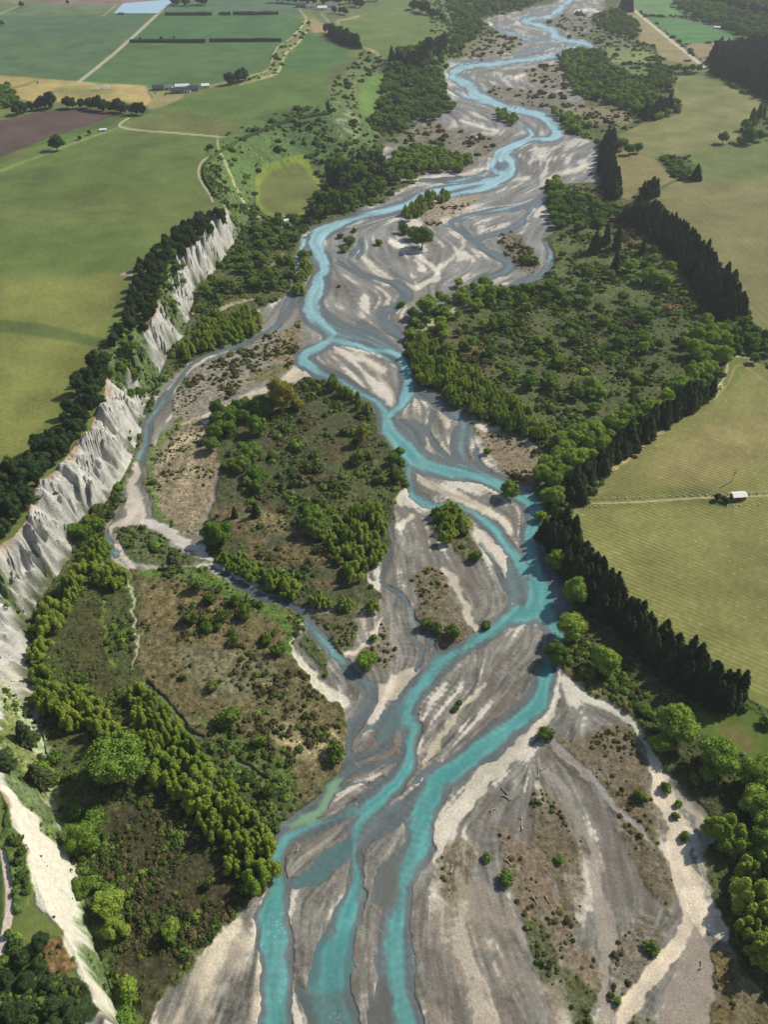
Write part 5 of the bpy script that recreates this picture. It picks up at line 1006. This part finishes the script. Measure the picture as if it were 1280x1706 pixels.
def scatter(name, pts, scl, rot, idx, meshes, label):
    """one uncountable mass: points carrying size, turn and variant, instanced by geometry nodes"""
    c = bpy.data.collections.new(name + '_shapes')
    for k, me in enumerate(meshes): o = bpy.data.objects.new('%s_shape_%s' % (name, 'abcdefgh'[k]), me); c.objects.link(o)
    me = bpy.data.meshes.new(name); me.vertices.add(len(pts)); me.vertices.foreach_set('co', np.asarray(pts, np.float32).ravel())
    a = me.attributes.new('size', 'FLOAT_VECTOR', 'POINT'); a.data.foreach_set('vector', np.asarray(scl, np.float32).ravel())
    a = me.attributes.new('turn', 'FLOAT', 'POINT'); a.data.foreach_set('value', np.asarray(rot, np.float32))
    a = me.attributes.new('variant', 'INT', 'POINT'); a.data.foreach_set('value', np.asarray(idx, np.int32))
    o = link(name, me); o['kind'] = 'stuff'; o['label'] = label
    g = bpy.data.node_groups.new(name, 'GeometryNodeTree'); g.interface.new_socket('Geometry', in_out='INPUT', socket_type='NodeSocketGeometry'); g.interface.new_socket('Geometry', in_out='OUTPUT', socket_type='NodeSocketGeometry')
    gi_ = g.nodes.new('NodeGroupInput'); go = g.nodes.new('NodeGroupOutput'); iop = g.nodes.new('GeometryNodeInstanceOnPoints'); ci_ = g.nodes.new('GeometryNodeCollectionInfo')
    ci_.inputs['Collection'].default_value = c; ci_.inputs['Separate Children'].default_value = True; ci_.inputs['Reset Children'].default_value = True
    def na(n, t):
        x = g.nodes.new('GeometryNodeInputNamedAttribute'); x.data_type = t; x.inputs['Name'].default_value = n; return x.outputs['Attribute']
    cx = g.nodes.new('ShaderNodeCombineXYZ'); g.links.new(na('turn', 'FLOAT'), cx.inputs['Z'])
    iop.inputs['Pick Instance'].default_value = True
    g.links.new(gi_.outputs[0], iop.inputs['Points']); g.links.new(ci_.outputs[0], iop.inputs['Instance']); g.links.new(na('variant', 'INT'), iop.inputs['Instance Index'])
    g.links.new(cx.outputs[0], iop.inputs['Rotation']); g.links.new(na('size', 'FLOAT_VECTOR'), iop.inputs['Scale']); g.links.new(iop.outputs[0], go.inputs[0])
    md = o.modifiers.new('scatter', 'NODES'); md.node_group = g; return o
for kd, lst in rest.items():
    P_s = [(t[1], t[2], z - .2) for t, z in lst]
    sc = [(t[3] / (.92 if kd not in ('pine', 'poplar', 'column') else .5),) * 2 + (t[4],) for t, z in lst]
    scatter(NAME[kd][0] + 's', P_s, sc, RS.uniform(0, 6.28, len(lst)), RS.randint(0, len(CROWN[kd]), len(lst)), CROWN[kd], 'smaller far off %ss too many to count' % NAME[kd][1])
print('trees', len(items), {k: v for k, v in cnt.items()}, {k: len(v) for k, v in rest.items()})
# low scrub everywhere the ground is scrubby
def tuft(seed, mat, nq=26, size=.16, n=3):
    rs = np.random.RandomState(seed); L_ = [((rs.uniform(-.2, .2), rs.uniform(-.2, .2), .25), (.36, .36, .36))]
    for k in range(n): a = rs.uniform(0, 6.28); L_.append(((.25 * math.cos(a), .25 * math.sin(a), .3), (.24, .24, .26)))
    parts = [ball(np.array(c), np.array(r), 6, 4, rs, .22) for c, r in L_]
    n_ = sph_pts(nq, rs); n_[:, 2] = np.abs(n_[:, 2]); cen = n_ * (.46, .46, .5) + (0, 0, .15); nor = n_ + rs.normal(size=n_.shape) * .5; nor /= np.linalg.norm(nor, axis=1, keepdims=True)
    parts.append(quads_from(cen, nor, size, rs)); v, q = join(parts); me = mesh_quads('tuft', v, q, False); me.materials.append(mat); return me
tufts = [tuft(1, MAT['heath']), tuft(2, MAT['heath']), tuft(3, MAT['gorse']), tuft(4, MAT['gorse']), tuft(5, MAT['bush']), tuft(6, MAT['broad'])]
pts, scl, idx = [], [], []
for (d0, d1, sp, s0, s1) in ((0, 500, 1.5, .5, 2.6), (500, 900, 1.9, .8, 3.6), (300, 950, 5.6, 3.2, 6.0),(900, 2300, 6.5, 2.6, 7.5)):
    y0, y1 = d0, d1; xr = (d1 * .77 + 300) * .52
    gx_, gy_ = np.meshgrid(np.arange(-xr, xr, sp), np.arange(max(y0, 30), y1, sp)); a = gx_.ravel() + RS.uniform(-.5, .5, gx_.size) * sp; b = gy_.ravel() + RS.uniform(-.5, .5, gx_.size) * sp
    z = ground(a, b); u, v = proj(a, b, z); k = (u > -30) & (u < 1310) & (v > -20) & (v < 1740); a, b, z = a[k], b[k], z[k]
    ks = sample(K[:, 1], a, b); w_ = sample(WSD, a, b); tn = sample(T[:, 0] / (T[:, 1] + 1e-4), a, b); lum = sample(T[:, 1], a, b); cz = sample(K[:, 3], a, b)
    clump = fbm(a, b, 16, 201, 3); bd0 = sample(bedm, a, b)
    pr = np.where(ks > .5, np.clip(.86 - (lum - .055) * 6, .34, .92) * (.25 + .75 * sst(.40, .56, clump)), 0) + np.where(ks <= .5, .035 * ks * 2 * sst(.5, .6, clump), 0) + np.where(cz > .5, .02, 0)
    pr = pr * (.75 if s0 > 3 and d0 == 300 else 1) * np.where((bd0 > .5) & (s0 > 3) & (lum > .115), .15, 1) * np.where((s0 > 3) & (b > 560) & (a > 20), .35, 1)
    k = (RS.rand(len(a)) < pr) & (w_ > 2); a, b, z, tn, cl = a[k], b[k], z[k], tn[k], clump[k]
    n = len(a); r = RS.rand(n); brown = np.clip((tn - .90) * 2.4, .04, .7)
    ii_ = np.where(r < brown, RS.randint(0, 2, n), np.where(RS.rand(n) < .62, 2 + RS.randint(0, 2, n), 4 + RS.randint(0, 2, n)))
    bd = sample(bedm, a, b); s = (1 - .35 * (bd > .5) * (d1 < 600)) * (s0 + (s1 - s0) * RS.rand(n) ** 1.6) * (.6 + 1.1 * sst(.35, .65, cl)); 
    pts.append(np.stack([a, b, z - .1 * s], 1)); scl.append(np.stack([s, s, s * RS.uniform(.55, .9, n)], 1)); idx.append(ii_)
pts = np.vstack(pts); print('tufts', len(pts))
scatter('heath_scrub', pts, np.vstack(scl), RS.uniform(0, 6.28, len(pts)), np.concatenate(idx), tufts, 'low brown and green scrub covering the flats beside the river')
#@@PART3
# ================================================================ buildings and small things
def flat(name, rgb, rough=.7, ns=1.0, amt=.15):
    m, nt, p = newmat(name); geo = nd(nt, 'ShaderNodeNewGeometry').outputs['Position']
    rgbn = nd(nt, 'ShaderNodeRGB'); rgbn.outputs[0].default_value = (*lin(rgb), 1)
    nt.links.new(vmul(nt, rgbn.outputs[0], mrange(nt, noise(nt, geo, ns, 4, .6), .3, .7, 1 - amt, 1 + amt)), p.inputs['Base Color']); p.inputs['Roughness'].default_value = rough; return m
M_wh, M_gr, M_dk, M_rd, M_wd, M_gl = flat('white_painted_iron', (228, 228, 224), .5), flat('grey_iron', (120, 124, 128), .5), flat('dark_iron', (62, 68, 74), .5), flat('red_board', (150, 92, 78)), flat('weathered_wood', (168, 154, 134), .9, 3, .3), flat('window_glass', (30, 38, 44), .1)
def boxm(name, x0, x1, y0, y1, z0, z1, mat, parent):
    v = [(x, y, z) for z in (z0, z1) for y in (y0, y1) for x in (x0, x1)]
    me = bpy.data.meshes.new(name); me.from_pydata(v, [], [(0, 2, 3, 1), (4, 5, 7, 6), (0, 1, 5, 4), (2, 6, 7, 3), (0, 4, 6, 2), (1, 3, 7, 5)]); me.update(); return link(name, me, mat, parent)
def shed(px, py, L_, W_, H_, ang, roofm, wallm, label, name='farm_shed', cat='shed', z=None, group=None, open_=False):
    x, y = unproj(px, py, ZT if z is None else z); x, y = float(x), float(y); zz = float(ground(x, y)) if z is None else float(ground(x, y))
    r = bpy.data.objects.new(name, None); COL.objects.link(r); r.location = (x, y, zz - .1); r.rotation_euler = (0, 0, ang); r['label'] = label; r['category'] = cat
    if group: r['group'] = group
    l, w = L_ / 2, W_ / 2; rh = W_ * .26
    me = bpy.data.meshes.new('wall'); v = [(-l,-w,0),(l,-w,0),(l,w,0),(-l,w,0),(-l,-w,H_),(l,-w,H_),(l,w,H_),(-l,w,H_),(-l,0,H_+rh),(l,0,H_+rh)]
    me.from_pydata(v, [], [(0,1,5,4),(1,2,6,9,5),(2,3,7,6),(3,0,4,8,7)]); me.update(); link('wall', me, wallm, r)
    e = .5; t = .14; z1 = H_ - .1; zr = H_ + rh + .12
    for s in (-1, 1):
        me = bpy.data.meshes.new('roof_slope'); a = [(-l-e,s*(w+e),z1),(l+e,s*(w+e),z1),(l+e,0,zr),(-l-e,0,zr)]; b_ = [(p[0],p[1],p[2]+t) for p in a]
        me.from_pydata(a + b_, [], [(0,1,2,3),(7,6,5,4),(0,4,5,1),(1,5,6,2),(2,6,7,3),(3,7,4,0)]); me.update(); link('roof_slope', me, roofm, r)
    boxm('door', -l*.25, l*.15, -w-.05, -w+.02, 0, min(2.4, H_*.85), M_dk, r)
    for k in (-.7, .55): boxm('window', l*k, l*k+1.2, -w-.05, -w+.02, H_*.4, H_*.75, M_gl, r)
    return r
# vineyard shed with its trees and the pole
one_ = None
shed(1229, 832, 8.0, 4.6, 2.9, .12, M_wh, M_rd, 'small white-roofed shed with red walls standing in the vineyard', name='vineyard_shed', z=0)
x, y = map(float, unproj(1219, 805)); zz = float(ground(x, y))
r = bpy.data.objects.new('utility_pole', None); COL.objects.link(r); r.location = (x, y, zz); r['label'] = 'wooden pole with a crossarm standing in the vineyard above the shed'; r['category'] = 'utility pole'
boxm('pole', -.16, .16, -.16, .16, -.3, 9.5, M_wd, r); boxm('crossarm', -1.3, 1.3, -.24, -.165, 8.5, 8.7, M_wd, r)
for k in (-1.1, .95): boxm('insulator', k, k + .14, -.26, -.12, 8.71, 8.95, M_wh, r)
boxm('transformer', .17, .75, -.3, .3, 6.6, 7.7, M_gr, r)
GF = 'buildings of the farmyard on the terrace'
for px, py, L_, W_, H_, a, rf, wl, lb in (
 (264,150,16,10,4,.1,M_dk,M_gr,'dark roofed shed at the left end of the farmyard'), (279,149,14,9,3.5,.1,M_gr,M_wh,'grey roofed shed beside the pale farmyard apron'), (304,148,20,9,4,.15,M_wh,M_wh,'white roofed shed at the back of the farmyard'),
 (296,155,18,10,4,.15,M_dk,M_gr,'long dark shed at the front of the farmyard'), (310,154,13,9,4,.15,M_dk,M_wh,'dark roofed shed in the middle of the farmyard front'), (322,151,16,10,4,.1,M_dk,M_gr,'dark shed at the right end of the farmyard'), (342,146,11,8,3.5,.3,M_wh,M_wh,'small white shed apart on the right of the farmyard')):
    shed(px, py, L_, W_, H_, a, rf, wl, lb, group=GF)
GG = 'buildings of the far farmstead'
for px, py, L_, W_, H_, a, rf, wl, lb in ((503,12,26,14,5,.0,M_dk,M_gr,'dark shed left in the far farmstead'),(518,13,22,12,4,.1,M_gr,M_wh,'grey shed in the middle of the far farmstead'),(537,16,20,14,4,.1,M_wh,M_wh,'white house at the front of the far farmstead'),(553,12,22,14,5,.0,M_gr,M_wh,'grey building right in the far farmstead')):
    shed(px, py, L_, W_, H_, a, rf, wl, lb, group=GG)
shed(479, 372, 7, 5, 2.6, .2, M_wh, M_wh, 'tiny white hut among trees under the olive paddock', name='hut', cat='hut', z=0)
shed(1146, 103, 11, 6, 3, .0, M_gr, M_dk, 'small dark barn on the tan field by the far road', name='barn', cat='barn', z=0)
shed(1195, 48, 13, 7, 2.6, -.1, M_wh, M_wh, 'white shed on the bright green field at the top right', z=0)
shed(202, 24, 10, 6, 2.6, 0, M_gr, M_dk, 'little dark pump shed below the blue pond', name='pump_shed')
shed(172, 219, 8, 4, 2.2, .3, M_wh, M_wh, 'white trailer parked on the grass strip', name='trailer', cat='trailer')
# trees by the shed
# hedges
def hedge(pts, w, h, label, z=ZT, mat=None):
    p = smooth_line(pts, 3); wx, wy = unproj(p[:, 0], p[:, 1], z); rs = np.random.RandomState(len(label)); V_, Q_ = [], []; parts = []
    cen, nor = [], []
    for k in range(len(wx)):
        d = np.array([wx[min(k+1, len(wx)-1)] - wx[max(k-1, 0)], wy[min(k+1, len(wx)-1)] - wy[max(k-1, 0)]]); d /= np.hypot(*d); n = np.array([-d[1], d[0]]); gz = float(ground(wx[k], wy[k])); hh = h * rs.uniform(.85, 1.15)
        for s, zz_ in ((-.5, -.3), (-.45, .8 * hh), (0, hh), (.45, .8 * hh), (.5, -.3)): V_.append((wx[k] + n[0] * s * w, wy[k] + n[1] * s * w, gz + zz_))
    for k in range(len(wx) - 1):
        for j in range(4): Q_.append([k * 5 + j, k * 5 + j + 1, k * 5 + 5 + j + 1, k * 5 + 5 + j])
        L_ = math.hypot(wx[k+1] - wx[k], wy[k+1] - wy[k]); n_ = int(min(60, L_ * 1.6)) + 2; t = rs.rand(n_); s = rs.uniform(-.5, .5, n_); a = np.array(V_[k * 5 + 2]); b = np.array(V_[k * 5 + 7]); dd = (b - a) / L_; nn = np.array([-dd[1], dd[0], 0])
        c = a + (b - a) * t[:, None] + nn * (s * w * 1.05)[:, None] + np.stack([0 * s, 0 * s, -np.abs(s) * h * rs.uniform(0, 1.5, n_)], 1); cen.append(c); nor.append(nn * s[:, None] + np.array([0, 0, .5]) + rs.normal(size=(n_, 3)) * .3)
    parts.append((np.array(V_), np.array(Q_))); cen = np.vstack(cen); nor = np.vstack(nor); nor /= np.linalg.norm(nor, axis=1, keepdims=True); parts.append(quads_from(cen, nor, w * .22, rs))
    v, q = join(parts); c0 = v.mean(0); c0[2] = v[:, 2].min(); me = mesh_quads('hedge', v - c0, q, False); o = link('hedge', me, mat or MAT['cypress']); o.location = c0; o['label'] = label; o['category'] = 'hedge'
hedge([(216,71),(280,71),(342,71)], 5, 6, 'left half of the dark hedge crossing the deep green field'); hedge([(349,70),(410,69.5),(469,69)], 5, 6, 'right half of the dark hedge crossing the deep green field')
hedge([(275,25.5),(315,25.5),(353,25.5)], 6, 6, 'left piece of the upper field hedge below the pond'); hedge([(365,25),(384,25)], 6, 6, 'short middle piece of the upper field hedge'); hedge([(388,24.5),(430,24.5),(464,24)], 6, 6, 'right piece of the upper field hedge')
hedge([(400,234),(432,221),(470,206),(510,196),(548,189)], 3.4, 3.6, 'dark clipped hedge along the edge of the terrace field'); hedge([(551,188),(548,178),(547,170)], 3, 4, 'short hedge turning up at the terrace corner')
hedge([(396,236),(372,249),(352,264),(340,280),(342,300),(356,322)], 2.6, 2.6, 'rough hedge beside the track on the terrace edge', mat=MAT['gorse'])
# driftwood
def log_(px, py, L_, ang, label):
    x, y = map(float, unproj(px, py)); rs = np.random.RandomState(int(px)); V_, Q_ = [], []
    def tube(p, q, r0, r1):
        p = np.array(p, float); q = np.array(q, float); d = (q - p) / np.linalg.norm(q - p); s = np.cross(d, [0, 0, 1.]) if abs(d[2]) < .9 else np.array([1., 0, 0]); s /= np.linalg.norm(s); b = np.cross(d, s); o = len(V_)
        for t in (0, .33, .66, 1):
            c = p + (q - p) * t + rs.normal(size=3) * r0 * .5 * (0 < t < 1)
            for k in range(6): a = k * 1.0472; V_.append(c + (s * math.cos(a) + b * math.sin(a)) * (r0 + (r1 - r0) * t))
        for i in range(3):
            for k in range(6): Q_.append([o+i*6+k, o+i*6+(k+1)%6, o+i*6+6+(k+1)%6, o+i*6+6+k])
    L_ *= .8; tube((-L_/2, 0, .3), (L_/2, 0, .25), .32, .12)
    for k in range(4): a = rs.uniform(.3, .9) * (1 if k % 2 else -1); t = rs.uniform(.1, .45) * L_; l = L_ * rs.uniform(.15, .3); tube((t, 0, .28), (t + l * math.cos(a), l * math.sin(a), .6), .12, .04)
    for k in range(4): a = rs.uniform(0, 6.28); tube((-L_/2, 0, .3), (-L_/2 - .3, math.cos(a) * .9, .35 + abs(math.sin(a)) * .8), .14, .05)
    o = link('driftwood_log', mesh_quads('driftwood_log', np.array(V_), np.array(Q_)), M_wd); o.location = (x, y, float(ground(x, y))); o.rotation_euler = (0, 0, ang); o['label'] = label; o['category'] = 'driftwood'; o['group'] = 'driftwood logs on the gravel fan'
for a in ((898,1288,6,1.4,'forked driftwood log at the top of the brown fan'),(906,1281,4,.4,'short log touching the forked one'),(870,1372,6.5,1.5,'upright-lying pale log left of the olive patch'),(841,1318,5,2.2,'log in the debris pile on the grey gravel'),(846,1330,5,-.7,'second log in the debris pile on the grey gravel'),(823,1348,3.5,.6,'stubby root snag on the grey gravel'),(753,1448,4,1.3,'pale log on the brown patch beside the right channel'),(850,1440,4,-1.0,'dark log on the upper brown fan'),(892,1500,4,-1.0,'log beside the low green strip'),(913,1500,3.6,-1.1,'small log near the grey wash'),(622,1300,3.4,.5,'snag on the bar between the channels'),(1168,1608,3.4,1.2,'log at the edge of the grey wash'),(497,1413,3.4,1.2,'white log on the bar at the left channel')): log_(*a)
# pale guards round young trees beside the vineyard track
gm = bpy.data.meshes.new('tree_guard'); v = [(sx * .22, sy * .22, z) for z in (-.1, .9) for sx, sy in ((-1,-1),(1,-1),(1,1),(-1,1))]; gm.from_pydata(v, [], [(0,1,5,4),(1,2,6,5),(2,3,7,6),(3,0,4,7),(4,5,6,7)]); gm.update(); gm.materials.append(M_wh)
for k, (px, py) in enumerate([(995 + 12.2 * i, 833 - .42 * i) for i in range(24)] + [(975 + 9 * i, 847) for i in range(5)] + [(1212 + 10.5 * i, 845 - .3 * i) for i in range(6)]):
    x, y = map(float, unproj(px, py)); o = link('tree_guard', gm); o.location = (x, y, float(ground(x, y))); o['category'] = 'tree guard'; o['group'] = 'white tree guards beside the vineyard track'
    o['label'] = 'white tree guard along the vineyard track, %s from the left' % ordn(k + 1) if k < 24 else 'white tree guard in the short rows below the track, %s from the left' % ordn(k - 23)
# irrigation gun throwing water over the stubble
x, y = map(float, unproj(168, 148, ZT)); gz = float(ground(x, y)); r = bpy.data.objects.new('irrigation_sprinkler', None); COL.objects.link(r); r.location = (x, y, gz); r['label'] = 'irrigation sprinkler throwing a white fan of spray over the stubble field'; r['category'] = 'sprinkler'
boxm('stand', -.5, .5, -.5, .5, 0, 2.2, M_dk, r)
rs = np.random.RandomState(5); n = 1500; a = rs.uniform(-2.6, .6, n); d = rs.rand(n) ** .8 * 15; cen = np.stack([d * np.cos(a), d * np.sin(a) * 1.3, 2 + 3.5 * np.sin(np.pi * d / 15) * rs.rand(n) + .1], 1); nn = sph_pts(n, rs); v, q = quads_from(cen, nn, .33, rs); o = link('water_spray', mesh_quads('water_spray', v, q, False), M_wh, r); o['kind'] = 'stuff'
# ---------------------------------------------------------------- the air
hm = bpy.data.materials.new('haze_air'); hm.use_nodes = True; nt = hm.node_tree; nt.nodes.clear(); o = nt.nodes.new('ShaderNodeOutputMaterial'); pv = nt.nodes.new('ShaderNodeVolumePrincipled')
pv.inputs['Density'].default_value = HAZE; pv.inputs['Color'].default_value = (.90, .95, 1, 1); pv.inputs['Anisotropy'].default_value = .2; nt.links.new(pv.outputs[0], o.inputs['Volume'])
h = boxm('haze', -5600, 5600, -700, 7600, -60, 330, hm, None); h['kind'] = 'stuff'; h['label'] = 'thin pale air over the whole valley'
